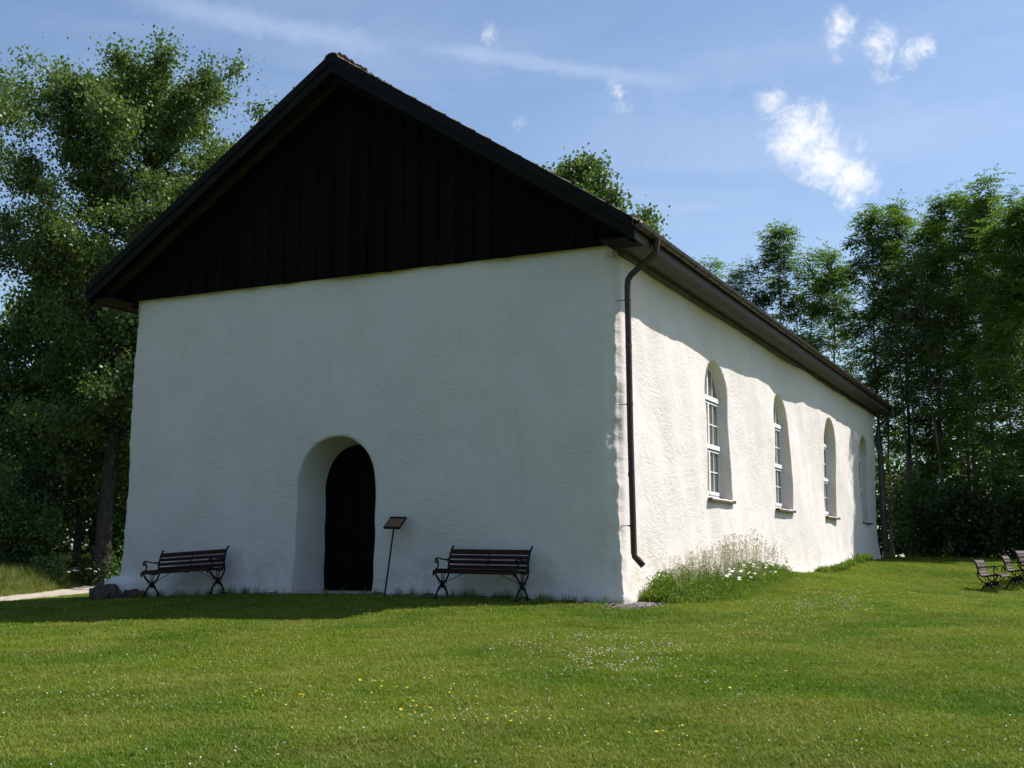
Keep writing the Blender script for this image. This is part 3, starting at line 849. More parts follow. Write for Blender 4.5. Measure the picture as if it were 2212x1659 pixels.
# granite foundation stones at the left corner, plaster flowing over them
def boulder(name, mat, c, s, seed, parent, amp=0.16, sub=3):
    bm = bmesh.new(); bmesh.ops.create_icosphere(bm, subdivisions=sub, radius=1)
    w = waves(seed, [(1.2, amp, 6), (0.5, amp * 0.35, 6)])
    for v in bm.verts:
        n = v.co.copy(); v.co = Vector([math.copysign(abs(q) ** 0.78, q) for q in n])
        k = 1 + float(w(n.x * 2 + n.z, n.y * 2 - n.z)) 
        v.co = Vector((v.co.x * s[0] * k, v.co.y * s[1] * k, v.co.z * s[2] * k))
    me = bpy.data.meshes.new(name); bm.to_mesh(me); bm.free(); me.materials.append(mat)
    me.polygons.foreach_set('use_smooth', np.ones(len(me.polygons), dtype=bool))
    return obj(name, me, parent, c)
boulder('foundation_stone', M_STONE, (-9.98, -0.10, -0.07), (0.42, 0.30, 0.24), 3, CH)
boulder('foundation_stone', M_STONE, (-9.42, -0.09, -0.08), (0.24, 0.16, 0.16), 8, CH)
boulder('plaster_footing', M_PLASTER, (-9.70, 0.10, 0.08), (0.55, 0.32, 0.24), 5, CH, 0.06)
rs = random.Random(21)
x = -9.0
while x < -0.1:                                     # low dark footing stones along the front
    if not (-6.1 < x < -4.3):
        boulder('foundation_stone', M_STONE, (x, -0.07 + rs.uniform(-0.02, 0.02), gz(x, -0.1) - 0.03), (rs.uniform(0.10, 0.2), 0.10, rs.uniform(0.05, 0.08)), int(rs.random() * 999), CH, 0.15, 2)
    x += rs.uniform(0.25, 0.42)
for k in range(26):
    y = 0.1 + k * 0.9 + rs.uniform(-.2, .2)
    boulder('foundation_stone', M_STONE, (0.03 + rs.uniform(-0.03, 0.02), y, gz(0.1, y) - 0.03), (0.08, rs.uniform(0.12, 0.25), rs.uniform(0.05, 0.08)), int(rs.random() * 999), CH, 0.15, 2)

# ------------------------------------------------------------------ benches
def arc(cy, cz, r, a0, a1, n=10): return [(0, cy + r * math.cos(R(a)), cz + r * math.sin(R(a))) for a in np.linspace(a0, a1, n)]
def spline(pts, n=6):
    pts = [Vector(p) for p in pts]; out = []
    for i in range(len(pts) - 1):
        p0 = pts[max(i - 1, 0)]; p1 = pts[i]; p2 = pts[i + 1]; p3 = pts[min(i + 2, len(pts) - 1)]
        for k in range(n):
            t = k / n
            out.append(0.5 * ((2 * p1) + (-p0 + p2) * t + (2 * p0 - 5 * p1 + 4 * p2 - p3) * t * t + (-p0 + 3 * p1 - 3 * p2 + p3) * t ** 3))
    out.append(pts[-1]); return out
BACKP = spline([(0, -0.27, 0.345), (0, -0.285, 0.395), (0, -0.235, 0.425), (0, -0.08, 0.405), (0, 0.09, 0.385), (0, 0.165, 0.44), (0, 0.195, 0.56), (0, 0.235, 0.68), (0, 0.295, 0.775), (0, 0.335, 0.80)], 6)
def make_bench(label, wood, loc, rz, tilt=0.0, group=None):
    L = 1.44
    root = empty('park_bench', loc, rz, label, 'bench', group); root.rotation_euler = (0, tilt, rz)
    for sx in (-1, 1):
        x = sx * (L / 2 - 0.02)
        f = MB()
        def T(pts, r, flat=None, off=0): f.tube([(x + off, p[1], p[2]) for p in pts], r, 6)
        T(BACKP, 0.017)
        T(spline([(0, -0.235, 0.405), (0, -0.16, 0.31), (0, -0.03, 0.235), (0, 0.07, 0.165), (0, 0.145, 0.075), (0, 0.18, 0.0)]), 0.016)
        T(spline([(0, 0.19, 0.50), (0, 0.20, 0.40), (0, 0.13, 0.29), (0, 0.02, 0.225), (0, -0.09, 0.165), (0, -0.165, 0.075), (0, -0.20, 0.0)]), 0.016)
        # rosette and scrollwork at the crossing
        for a in range(0, 360, 45):
            T([(0, 0.0 + 0.0 * a, 0.20), (0, 0.052 * math.cos(R(a)), 0.20 + 0.052 * math.sin(R(a)))], 0.015)
        T(arc(0.0, 0.20, 0.045, 0, 360, 13), 0.011)
        T(arc(-0.085, 0.235, 0.032, -60, 220, 10), 0.009); T(arc(0.085, 0.235, 0.032, -40, 240, 10), 0.009)
        T(arc(-0.075, 0.155, 0.026, 40, 330, 10), 0.008); T(arc(0.075, 0.155, 0.026, -150, 140, 10), 0.008)
        T([(0, -0.03, 0.40), (0, -0.02, 0.25)], 0.009); T([(0, 0.05, 0.39), (0, 0.02, 0.25)], 0.009)
        # feet pads
        for yy in (0.185, -0.205): f.box(x - 0.022, x + 0.022, yy - 0.03, yy + 0.03, -0.012, 0.012)
        fr = f.build('end_frame', M_IRON, root, smooth=True)
        a = MB()
        arm = spline([(0, 0.205, 0.60), (0, 0.10, 0.585), (0, -0.03, 0.595), (0, -0.15, 0.615), (0, -0.215, 0.60), (0, -0.235, 0.565), (0, -0.205, 0.54), (0, -0.175, 0.56)], 5)
        a.tube([(x, p[1], p[2]) for p in arm], 0.012, 6)
        sup = spline([(0, -0.20, 0.60), (0, -0.155, 0.56), (0, -0.145, 0.50), (0, -0.175, 0.45), (0, -0.215, 0.43)], 5)
        a.tube([(x, p[1], p[2]) for p in sup], 0.014, 6)
        a.tube([(x, p[1], p[2]) for p in spline([(0, 0.195, 0.55), (0, 0.14, 0.56), (0, 0.115, 0.585)], 4)], 0.008, 6)
        a.build('armrest', M_IRON, root, smooth=True)
    # slats follow the frame profile
    P = BACKP
    cum = [0]
    for i in range(1, len(P)): cum.append(cum[-1] + (P[i] - P[i - 1]).length)
    def at(s):
        for i in range(1, len(P)):
            if cum[i] >= s: t = (s - cum[i - 1]) / max(1e-6, cum[i] - cum[i - 1]); return P[i - 1].lerp(P[i], t), (P[i] - P[i - 1]).normalized()
        return P[-1], (P[-1] - P[-2]).normalized()
    tot_ = cum[-1]
    seat_s = [0.035, 0.10, 0.165, 0.235, 0.305, 0.375]; back_s = [0.470, 0.555, 0.635, 0.715, 0.800]
    for s_ in seat_s + back_s:
        p, t = at(s_ + 0.02)
        n = Vector((0, -t.z, t.y)).normalized()
        wd = 0.026 if s_ in seat_s else (0.0285 if s_ < 0.79 else 0.042)
        b = MB(); c0 = p + n * 0.018
        q = [c0 + t * wd + n * 0.009, c0 - t * wd + n * 0.009, c0 - t * wd - n * 0.009, c0 + t * wd - n * 0.009]
        b.prism([(-L / 2 + 0.03, v.y, v.z) for v in q], (L - 0.06, 0, 0))
        b.build('slat', wood, root, bevel=0.004)
    c = MB(); c.tube([(0.0, p.y, p.z) for p in P[4:-9]], 0.010, 5); c.build('centre_strap', M_IRON, root)
    c = MB()
    for sx in (-1, 1): c.tube([(sx * (L / 2 - 0.02), 0.0, 0.22), (sx * (L / 2 - 0.42), -0.02, 0.385)], 0.006, 5)
    c.build('brace', M_IRON, root)
    return root
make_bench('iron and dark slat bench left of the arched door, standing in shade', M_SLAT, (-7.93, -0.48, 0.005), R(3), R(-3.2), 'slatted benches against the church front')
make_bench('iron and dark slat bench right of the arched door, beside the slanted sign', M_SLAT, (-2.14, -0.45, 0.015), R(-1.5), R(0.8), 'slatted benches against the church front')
# sunlit benches on the lawn at the right
BR = [((4.18, 12.95), 'leftmost of the three sunlit benches on the lawn under the trees'), ((4.64, 14.55), 'middle one of the three sunlit benches on the lawn under the trees'), ((4.95, 16.0), 'farthest right of the three benches on the lawn, cut by the picture edge')]
BROT = [87, 88, 80]
for ((bx, by), lb), rr in zip(BR, BROT):
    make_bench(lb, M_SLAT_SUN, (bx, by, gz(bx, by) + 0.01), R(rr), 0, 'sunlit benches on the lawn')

# ------------------------------------------------------------------ sign
S = empty('lectern_sign', (-3.92, -0.42, 0.0), 0, 'small brown slanted information sign on a thin leaning post by the door', 'sign')
b = MB(); b.tube([(0, 0, -0.1), (0.055, 0.20, 1.13)], 0.014, 8); b.build('post', M_IRON, S)
PM = Matrix.Translation((0.075, 0.20, 1.20)) @ Matrix.Rotation(R(38), 4, 'X') @ Matrix.Rotation(R(2), 4, 'Y')
b = MB(); b.box(-0.14, 0.14, -0.125, 0.125, -0.008, 0.008, PM); b.build('panel', M_SIGN, S)
b = MB(); b.box(-0.15, 0.15, 0.118, 0.145, -0.014, 0.022, PM); b.box(-0.15, 0.15, -0.145, -0.118, -0.014, 0.016, PM); b.box(-0.152, -0.138, -0.125, 0.125, -0.012, 0.011, PM); b.box(0.138, 0.152, -0.125, 0.125, -0.012, 0.011, PM)
b.build('frame', M_IRON, S)

# ------------------------------------------------------------------ trees
def tube_np(pts, rads, seg):
    pts = np.asarray(pts, float); n = len(pts)
    t = np.gradient(pts, axis=0); t /= np.maximum(np.linalg.norm(t, axis=1), 1e-9)[:, None]
    ref = np.array([1.0, 0.2, 0.0]) if abs(t[0][0]) < 0.9 else np.array([0, 1.0, 0.2])
    a = ref - t * (t @ ref)[:, None]; a /= np.linalg.norm(a, axis=1)[:, None]; b = np.cross(t, a)
    th = np.linspace(0, 2 * math.pi, seg, endpoint=False)
    V = pts[:, None, :] + (a[:, None, :] * np.cos(th)[None, :, None] + b[:, None, :] * np.sin(th)[None, :, None]) * np.asarray(rads)[:, None, None]
    i = np.arange(n - 1)[:, None] * seg; k = np.arange(seg)[None, :]; k2 = (k + 1) % seg
    F = np.stack([i + k, i + k2, i + seg + k2, i + seg + k], -1).reshape(-1, 4)
    return V.reshape(-1, 3), F
def leaf_quads(C, size, rg, droop=0.0, aspect=1.0, outward=None):
    """one folded-kite leaf per centre: 4 verts"""
    n = len(C)
    d = rg.normal(0, 1, (n, 3)); d[:, 2] -= droop
    if outward is not None: d += outward
    d /= np.linalg.norm(d, axis=1)[:, None]
    u = rg.normal(0, 1, (n, 3)); u[:, 2] += 0.0
    s = np.cross(d, u); s /= np.maximum(np.linalg.norm(s, axis=1), 1e-6)[:, None]
    L = (size * rg.uniform(0.65, 1.3, n))[:, None]; w = L * aspect * 0.5
    nrm = np.cross(d, s)
    p0 = C; p1 = C + d * L * 0.45 + s * w + nrm * L * 0.08; p2 = C + d * L; p3 = C + d * L * 0.45 - s * w + nrm * L * 0.08
    V = np.stack([p0, p1, p2, p3], 1).reshape(-1, 3)
    F = np.arange(n * 4).reshape(-1, 4)
    return V, F
def ash_sprays(C, D, size, rg):
    """compound leaf: rachis direction D, 7 drooping leaflets"""
    n = len(C); D = D / np.linalg.norm(D, axis=1)[:, None]
    up = np.tile(np.array([0, 0, 1.0]), (n, 1)); s = np.cross(D, up); s /= np.maximum(np.linalg.norm(s, axis=1), 1e-6)[:, None]
    L = (size * rg.uniform(0.7, 1.25, n))[:, None]
    VV = []
    for (pos, sg) in ((0.35, 1), (0.35, -1), (0.68, 1), (0.68, -1), (0.95, 0)):
        base = C + D * L * pos - up * L * 0.25 * pos * pos
        ld = D * 0.55 + s * sg * 0.9 - up * 0.45; 
        if sg == 0: ld = D - up * 0.45
        ld = ld / np.linalg.norm(ld, axis=1)[:, None]
        wv = np.cross(ld, up) + rg.normal(0, 0.25, (n, 3)); wv /= np.maximum(np.linalg.norm(wv, axis=1), 1e-6)[:, None]
        ll = L * 0.52; w = ll * 0.21
        VV.append(np.stack([base, base + ld * ll * 0.45 + wv * w, base + ld * ll, base + ld * ll * 0.45 - wv * w], 1))
    V = np.stack(VV, 1).reshape(-1, 3)
    return V, np.arange(len(V)).reshape(-1, 4)
NLEAF = 0
def make_tree(name, label, x, y, h, rad, kind='aspen', crown_base=0.2, lean=(0, 0), nleaf=20000, seed=1, group=None, trunk_r=0.25, prof=None, leaf=0.13, cl=0.42, bark=None, top_spikes=0, cat='tree'):
    global NLEAF
    rg = np.random.default_rng(seed)
    z0 = gz(x, y) - 0.1
    root = empty(name, (x, y, z0), 0, label, cat, group)
    # trunk
    n = 14; tt = np.linspace(0, 1, n)
    wob = np.cumsum(rg.normal(0, 0.05, (n, 2)), axis=0) * (h / 14)
    wob *= tt[:, None]
    T = np.stack([lean[0] * tt ** 1.2 + wob[:, 0], lean[1] * tt ** 1.2 + wob[:, 1], tt * h * 0.96], -1)
    rr = trunk_r * (1 - tt * 0.93) * (1 + 0.5 * np.exp(-tt * 25))
    V, F = tube_np(T, rr, 9)
    obj('trunk', np_mesh('trunk', V, F, bark or (M_BARK if kind == 'aspen' else M_BARK_ASH), smooth=True), root)
    prof = prof or (lambda u: math.sin(math.pi * min(1, 0.12 + 0.88 * u) ** 0.75) ** 0.7)
    lob = [rg.uniform(0, 6.28) for _ in range(4)]
    BV, BF, nb = [], [], 0
    CC, CD, CW = [], [], []
    nl = int(22 + h * 2.2) if kind == 'aspen' else int(20 + h * 1.8)
    for i in range(nl):
        u = crown_base + (0.985 - crown_base) * ((i + rg.uniform(0, 1)) / nl)
        k = u * (n - 1); i0 = min(int(k), n - 2); base = T[i0] + (T[i0 + 1] - T[i0]) * (k - i0)
        az = i * 2.39996 + rg.normal(0, 0.4)
        v = (u - crown_base) / (1 - crown_base)
        R_ = rad * prof(v) * (0.88 + 0.10 * math.sin(2 * az + lob[0]) + 0.12 * math.sin(3 * az + lob[1] + v * 6)) * rg.uniform(0.7, 1.12)
        R_ = max(R_, 0.35)
        rise = (0.95 if kind == 'aspen' else 1.3) * rg.uniform(0.6, 1.3) * (0.35 + v)
        m = 6; s = np.linspace(0, 1, m)
        dirh = np.array([math.cos(az), math.sin(az)])
        pts = np.zeros((m, 3)); pts[:, :2] = base[:2] + dirh * (s[:, None] * R_); pts[:, 2] = base[2] + rise * R_ * (s ** 1.3) * 0.8
        pts[:, :2] += np.cumsum(rg.normal(0, 0.05 * R_, (m, 2)), axis=0) * s[:, None]
        pts[:, 2] = np.minimum(pts[:, 2], h * rg.uniform(0.96, 1.0))
        br = max(0.012, trunk_r * 0.33 * (1 - u * 0.7))
        V, F = tube_np(pts, br * (1 - 0.85 * s), 5); BV.append(V); BF.append(F + nb); nb += len(V)
        for q in range(int(4 + R_ * 2.4)):
            f = rg.uniform(0.25, 1.0) ** 0.8; kk = f * (m - 1); j = min(int(kk), m - 2); bp = pts[j] + (pts[j + 1] - pts[j]) * (kk - j)
            d = rg.normal(0, 1, 3); d[2] = abs(d[2]) * (1.0 if kind == 'aspen' else 1.3); d[:2] += dirh * 0.8; d /= np.linalg.norm(d)
            ln = rg.uniform(0.35, 1.0) * (0.35 + 0.26 * R_)
            tw = np.stack([bp, bp + d * ln * 0.5 + rg.normal(0, .04, 3), bp + d * ln])
            V, F = tube_np(tw, np.array([br * 0.35, br * 0.2, 0.004]) + 0.004, 4); BV.append(V); BF.append(F + nb); nb += len(V)
            for w_ in (0.35, 0.7, 1.0):
                CC.append(bp + d * ln * w_); CD.append(d); CW.append(1.0)
    for q in range(top_spikes):
        az = rg.uniform(0, 6.28); rr_ = rg.uniform(0, rad * 0.6)
        rr_ *= 0.5; b0 = T[-2] + (T[-1] - T[-2]) * rg.uniform(0, 0.9); dx = np.array([rr_ * math.cos(az), rr_ * math.sin(az), 0.35])
        tw = np.stack([b0, b0 + dx * 0.7, b0 + dx * np.array([1, 1, 0]) + np.array([0, 0, rg.uniform(0.8, 1.25)])])
        V, F = tube_np(tw, np.array([0.020, 0.011, 0.003]), 4); BV.append(V); BF.append(F + nb); nb += len(V)
    obj('branches', np_mesh('branches', np.concatenate(BV), np.concatenate(BF), bark or (M_BARK if kind == 'aspen' else M_BARK_ASH)), root)
    CC = np.array(CC); CD = np.array(CD); NC = len(CC)
    per = nleaf if kind == 'aspen' else nleaf // 5
    wz = np.clip(CC[:, 2] / h, 0, 1); wz = (0.55 + wz) if kind == 'aspen' else (0.35 + 0.7 * wz); wz = wz * rg.uniform(0.0, 1.0, NC) ** 1.5
    pick = rg.choice(NC, per, p=wz / wz.sum()); C = CC[pick] + rg.normal(0, 1, (per, 3)) * cl * np.array([1, 1, 0.8]) * rg.uniform(0.3, 1.0, (per, 1))
    tone = rg.uniform(0, 1, NC)[pick]
    if kind == 'aspen':
        V, F = leaf_quads(C, leaf, rg, 0.5, 0.85); rnd_ = np.repeat(np.clip(tone * 0.5 + rg.uniform(0, 0.5, per), 0, 1), 4)
        mat = M_ASPEN
    else:
        D = CD[pick] + rg.normal(0, 0.6, (per, 3)); D[:, 2] = D[:, 2] * 0.4 - 0.1
        V, F = ash_sprays(C, D, leaf * 2.3, rg); rnd_ = np.repeat(np.clip(tone * 0.5 + rg.uniform(0, 0.5, per), 0, 1), 20)
        mat = M_ASH
    NLEAF += len(F)
    obj('crown', np_mesh('crown', V, F, mat, attrs={'rnd': rnd_}), root)
    return root
conic = lambda u: (1 - u ** 1.9) ** 0.75 if u > 0.25 else 0.72 + 0.9 * u
spire = lambda u: max(0.10, (1 - u) ** 0.62 * (0.62 + 0.75 * u) * (1 if u > 0.12 else 0.6 + u * 3.3))
high = lambda u: (0.42 + 1.15 * u) if u < 0.5 else (1 - ((u - 0.5) / 0.5) ** 2.2) ** 0.7 * 0.98 + 0.02
slim = lambda u: max(0.12, math.sin(math.pi * min(1, 0.15 + 0.85 * u)) ** 0.6)
GL = 'leafy trees beyond the left corner of the church'
make_tree('aspen_tree', 'tallest aspen with a broad crown towering left of the black gable', -24.4, 14.4, 18.1, 5.8, 'aspen', 0.26, (0.8, 0.3), 165000, 101, GL, 0.30, high, 0.115, 0.42)
make_tree('aspen_tree', 'aspen crown showing just left of the gable slope, behind the tallest aspen', -22.5, 17.7, 16.7, 5.0, 'aspen', 0.25, (0.3, 0.3), 80000, 102, GL, 0.28, conic, 0.12, 0.42)
make_tree('aspen_tree', 'aspen at the left picture edge with sky between its branches', -27.6, 8.7, 15.2, 2.7, 'aspen', 0.40, (-0.3, 0.0), 15000, 103, GL, 0.26, slim, 0.13, 0.36)
make_tree('aspen_tree', 'lower dark round tree at the left picture edge beneath the aspen', -31.6, 17.7, 11.2, 3.4, 'aspen', 0.10, (0, 0), 36000, 104, GL, 0.22, None, 0.15, 0.5)
make_tree('birch_tree', 'pale barked birch with a dark crown standing between the aspen trunk and bushes', -28.3, 17.1, 12.9, 3.2, 'aspen', 0.18, (0.3, 0), 32000, 105, GL, 0.16, None, 0.16, 0.5, M_BARK_PALE)
make_tree('aspen_tree', 'dark leafy tree right beside the left wall edge under the eave', -27.2, 20.0, 12.6, 3.2, 'aspen', 0.08, (0, 0), 30000, 106, GL, 0.2, None, 0.16, 0.5)
GM = 'tree tops rising behind the church roof'
make_tree('aspen_tree', 'aspen top rising above the right roof slope, the taller one', -16.0, 38.5, 21.6, 3.3, 'aspen', 0.5, (0, 0), 26000, 111, GM, 0.3, conic, 0.19, 0.42)
make_tree('aspen_tree', 'lower aspen top behind the roof slope near the gutter corner', -13.5, 39.7, 18.6, 2.4, 'aspen', 0.5, (0, 0), 13000, 112, GM, 0.2, conic, 0.18, 0.38)
make_tree('ash_tree', 'two thin leafy twigs of a tree just above the side roof tiles', -10.8, 41.0, 15.9, 1.6, 'ash', 0.45, (0, 0), 7000, 113, GM, 0.12, conic, 0.16, 0.3)
GR_ = 'row of slender ash trees behind and right of the church'
ASH = [ # x, y, h, rad, crown base, nleaf, label
 (-5.7, 34.6, 15.1, 1.79, 0.34, 18748, 'ash with a pointed top, highest of the small clump left of the sky gap'),
 (-6.7, 34.0, 13.3, 1.23, 0.38, 9721, 'short ash on the left flank of the row, right above the roof tiles'),
 (-4.7, 35.5, 14.0, 1.34, 0.45, 8332, 'thin ash just right of the pointed one, bare twigs on top'),
 (-2.9, 33.6, 13.3, 1.75, 0.25, 16120, 'lower ash filling the dip between the pointed ash and the twin topped ash'),
 (-0.95, 31.4, 14.5, 1.54, 0.30, 17732, 'ash with a narrow left top of the twin topped pair behind the eave end'),
 (-0.1, 32.2, 14.7, 1.51, 0.28, 18054, 'ash with a rounded right top of the twin topped pair'),
 (1.2, 31.2, 13.6, 1.79, 0.22, 20956, 'ash with a light feathery top right of the twin topped pair'),
 (2.4, 29.6, 13.9, 2.13, 0.20, 22220, 'dark dense ash in the middle of the right hand group'),
 (3.4, 28.0, 13.9, 1.90, 0.18, 19443, 'tall ash with spiky bare twigs on its top'),
 (4.6, 27.3, 12.3, 2.13, 0.12, 18054, 'ash at the right picture edge with leaves down to the benches'),
 (4.9, 24.9, 12.0, 2.46, 0.12, 34272, 'ash whose shade falls on the last window, mostly past the right picture edge'),
 (3.0, 33.5, 12.4, 2.46, 0.15, 11110, 'ash in the second row behind the dense one'),
 (-1.5, 36.5, 11.5, 2.24, 0.12, 9027, 'ash in the second row behind the eave end'),
]
for i, (x, y, h, rad, cb, nlf, lb) in enumerate(ASH):
    make_tree('ash_tree', lb, x, y, h, rad, 'ash', cb, (random.Random(i).uniform(-.4, .4), 0), nlf, 200 + i, GR_, 0.095, spire, 0.14, 0.27, None, 1 + i % 2)
# bare slim stems inside the row
stm = random.Random(7)
for i, (x, y) in enumerate([(0.6, 30.2), (1.5, 29.6), (0.1, 30.6), (2.7, 28.6), (3.9, 28.9), (1.9, 32.6)]):
    make_tree('ash_tree', ['slender grey stem nearest the eave end, leaves only on top', 'slender grey stem in the gap right of the eave end', 'grey stem half hidden close to the church back corner', 'thin stem in front of the dark dense ash', 'thin stem among the trees above the benches', 'far thin stem lit between the two darker trunks'][i], x, y, 11.5 + stm.uniform(-1, 1.2), 1.3, 'ash', 0.5, (stm.uniform(-.5, .5), 0), 5500, 300 + i, 'slim stems within the ash row', 0.075, slim, 0.12, 0.3)

# bushes: many stems with leaves down to the ground
def make_bush(name, label, x, y, h, rad, nleaf, seed, group, leaf=0.12, mat=None):
    global NLEAF
    rg = np.random.default_rng(seed); z0 = gz(x, y) - 0.05
    root = empty(name, (x, y, z0), 0, label, 'bush', group)
    BV, BF, nb, CC = [], [], 0, []
    for i in range(12):
        az = rg.uniform(0, 6.28); r_ = rad * rg.uniform(0.2, 0.85); hh = h * rg.uniform(0.55, 1.0) * (1 - 0.25 * r_ / rad)
        s = np.linspace(0, 1, 5); pts = np.stack([np.cos(az) * r_ * s ** 1.4, np.sin(az) * r_ * s ** 1.4, hh * s ** 0.8], -1) + rg.normal(0, 0.04, (5, 3)) * s[:, None]
        V, F = tube_np(pts, 0.03 * (1 - 0.8 * s), 4); BV.append(V); BF.append(F + nb); nb += len(V)
        for q in range(14):
            f = rg.uniform(0.08, 1) ; kk = f * 4; j = min(int(kk), 3); bp = pts[j] + (pts[j + 1] - pts[j]) * (kk - j)
            d = rg.normal(0, 1, 3); d[2] = abs(d[2]) * 0.6; CC.append(bp + d / np.linalg.norm(d) * rg.uniform(0.1, 0.45) * rad * 0.6)
    obj('stems', np_mesh('stems', np.concatenate(BV), np.concatenate(BF), M_BARK_ASH), root)
    CC = np.array(CC); pick = rg.integers(0, len(CC), nleaf); C = CC[pick] + rg.normal(0, 0.2 + 0.05 * rad, (nleaf, 3)); C[:, 2] = np.abs(C[:, 2])
    V, F = leaf_quads(C, leaf, rg, 0.1, 0.6); tone = rg.uniform(0, 1, len(CC))[pick]
    NLEAF += len(F)
    obj('foliage', np_mesh('foliage', V, F, mat or M_BUSH, attrs={'rnd': np.repeat(np.clip(tone * .5 + rg.uniform(0, .5, nleaf), 0, 1), 4)}), root)
BL = 'bushes along the meadow edge on the left'
make_bush('willow_bush', 'tall light green bush at the left picture edge behind the meadow', -26.9, 11.2, 5.4, 2.0, 14000, 401, BL)
make_bush('willow_bush', 'mid height bush beside the tall light green one, left of the dark gap', -26.4, 13.2, 3.6, 1.5, 9000, 402, BL)
make_bush('willow_bush', 'low bush at the foot of the bushes near the gravel path', -24.6, 12.2, 0.9, 0.7, 2500, 403, BL)
make_bush('willow_bush', 'green sunlit bush between the leaning trunk and the church wall', -24.6, 15.6, 5.6, 1.6, 12000, 404, BL)
make_bush('willow_bush', 'small bush at the foot of the leaning aspen trunk', -24.4, 14.6, 1.0, 0.7, 2800, 405, BL)
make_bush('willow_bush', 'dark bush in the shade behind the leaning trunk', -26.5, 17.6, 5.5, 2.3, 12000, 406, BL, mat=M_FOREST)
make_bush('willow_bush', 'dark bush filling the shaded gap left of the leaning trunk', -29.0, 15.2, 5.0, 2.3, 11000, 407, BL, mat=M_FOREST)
BRG = 'undergrowth bushes below the ash row'
BUS = [(0.9, 28.9, 3.0, 'thin undergrowth bush right at the back corner of the church'), (2.6, 27.6, 2.6, 'dark undergrowth bush under the dense ash'), (4.2, 26.6, 2.4, 'undergrowth bush left of the benches, in deep shade'), (5.7, 25.6, 3.2, 'green undergrowth bush behind the benches at the right picture edge'), (7.4, 25.0, 3.5, 'undergrowth bush past the right picture edge behind the benches'),
       (2.0, 31.5, 3.6, 'second row bush between the ash stems near the church'), (4.2, 30.5, 3.8, 'second row bush behind the benches'), (0.2, 33.5, 4.5, 'farthest undergrowth bush behind the church back corner'), (6.6, 29.0, 4.8, 'second row bush at the right picture edge')]
for i, (x, y, h, lb) in enumerate(BUS):
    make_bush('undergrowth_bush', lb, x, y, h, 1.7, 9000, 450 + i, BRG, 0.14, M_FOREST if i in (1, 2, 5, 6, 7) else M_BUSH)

# far woodland both sides, plus an unseen ring added to darken the front wall
def woodland():
    rg = np.random.default_rng(77); n = 90000
    C = []
    for (xa, ya, xb, yb, hh, cnt, dp) in ((-48, 14, -46, -30, 14, 30000, 7), (-46, -30, -8, -50, 15, 34000, 7), (-8, -50, 34, -44, 15, 34000, 7), (34, -44, 44, -5, 14, 26000, 7), (-48, 14, -24, 40, 9.5, 45000, 7), (-14, 46, 22, 34, 7.5, 30000, 5), (-24, 40, -12, 47, 8, 8000, 5)):  # leading stretches form the unseen ring, added to shade the church front
        t = rg.uniform(0, 1, cnt); off = rg.uniform(-1, 1, cnt) * dp / 2
        d = np.array([xb - xa, yb - ya]); d = d / np.linalg.norm(d); nn_ = np.array([-d[1], d[0]])
        x = xa + (xb - xa) * t + nn_[0] * off; y = ya + (yb - ya) * t + nn_[1] * off
        top = hh * (0.78 + 0.16 * np.sin(t * 31 + 1) + 0.12 * np.sin(t * 77))
        z = GZ(x, y) + top * rg.uniform(0.0, 1, cnt) ** 1.35
        # clumping
        keep = (np.sin(x * 1.3 + z * 1.1) + np.sin(y * 1.7 - z * 1.6 + 1) + np.sin(z * 2.3 + x) * 0.6) > -1.1
        C.append(np.stack([x, y, z], -1)[keep])
    C = np.concatenate(C)
    V, F = leaf_quads(C, 0.38, rg, 0.1, 0.7)
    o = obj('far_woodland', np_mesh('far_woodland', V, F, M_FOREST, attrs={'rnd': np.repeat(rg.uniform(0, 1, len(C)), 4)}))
    tag(o, 'dense dark woodland closing the view behind the trees on both sides of the church, plus an added unseen ring shading its front', 'woodland', kind='stuff')
woodland()

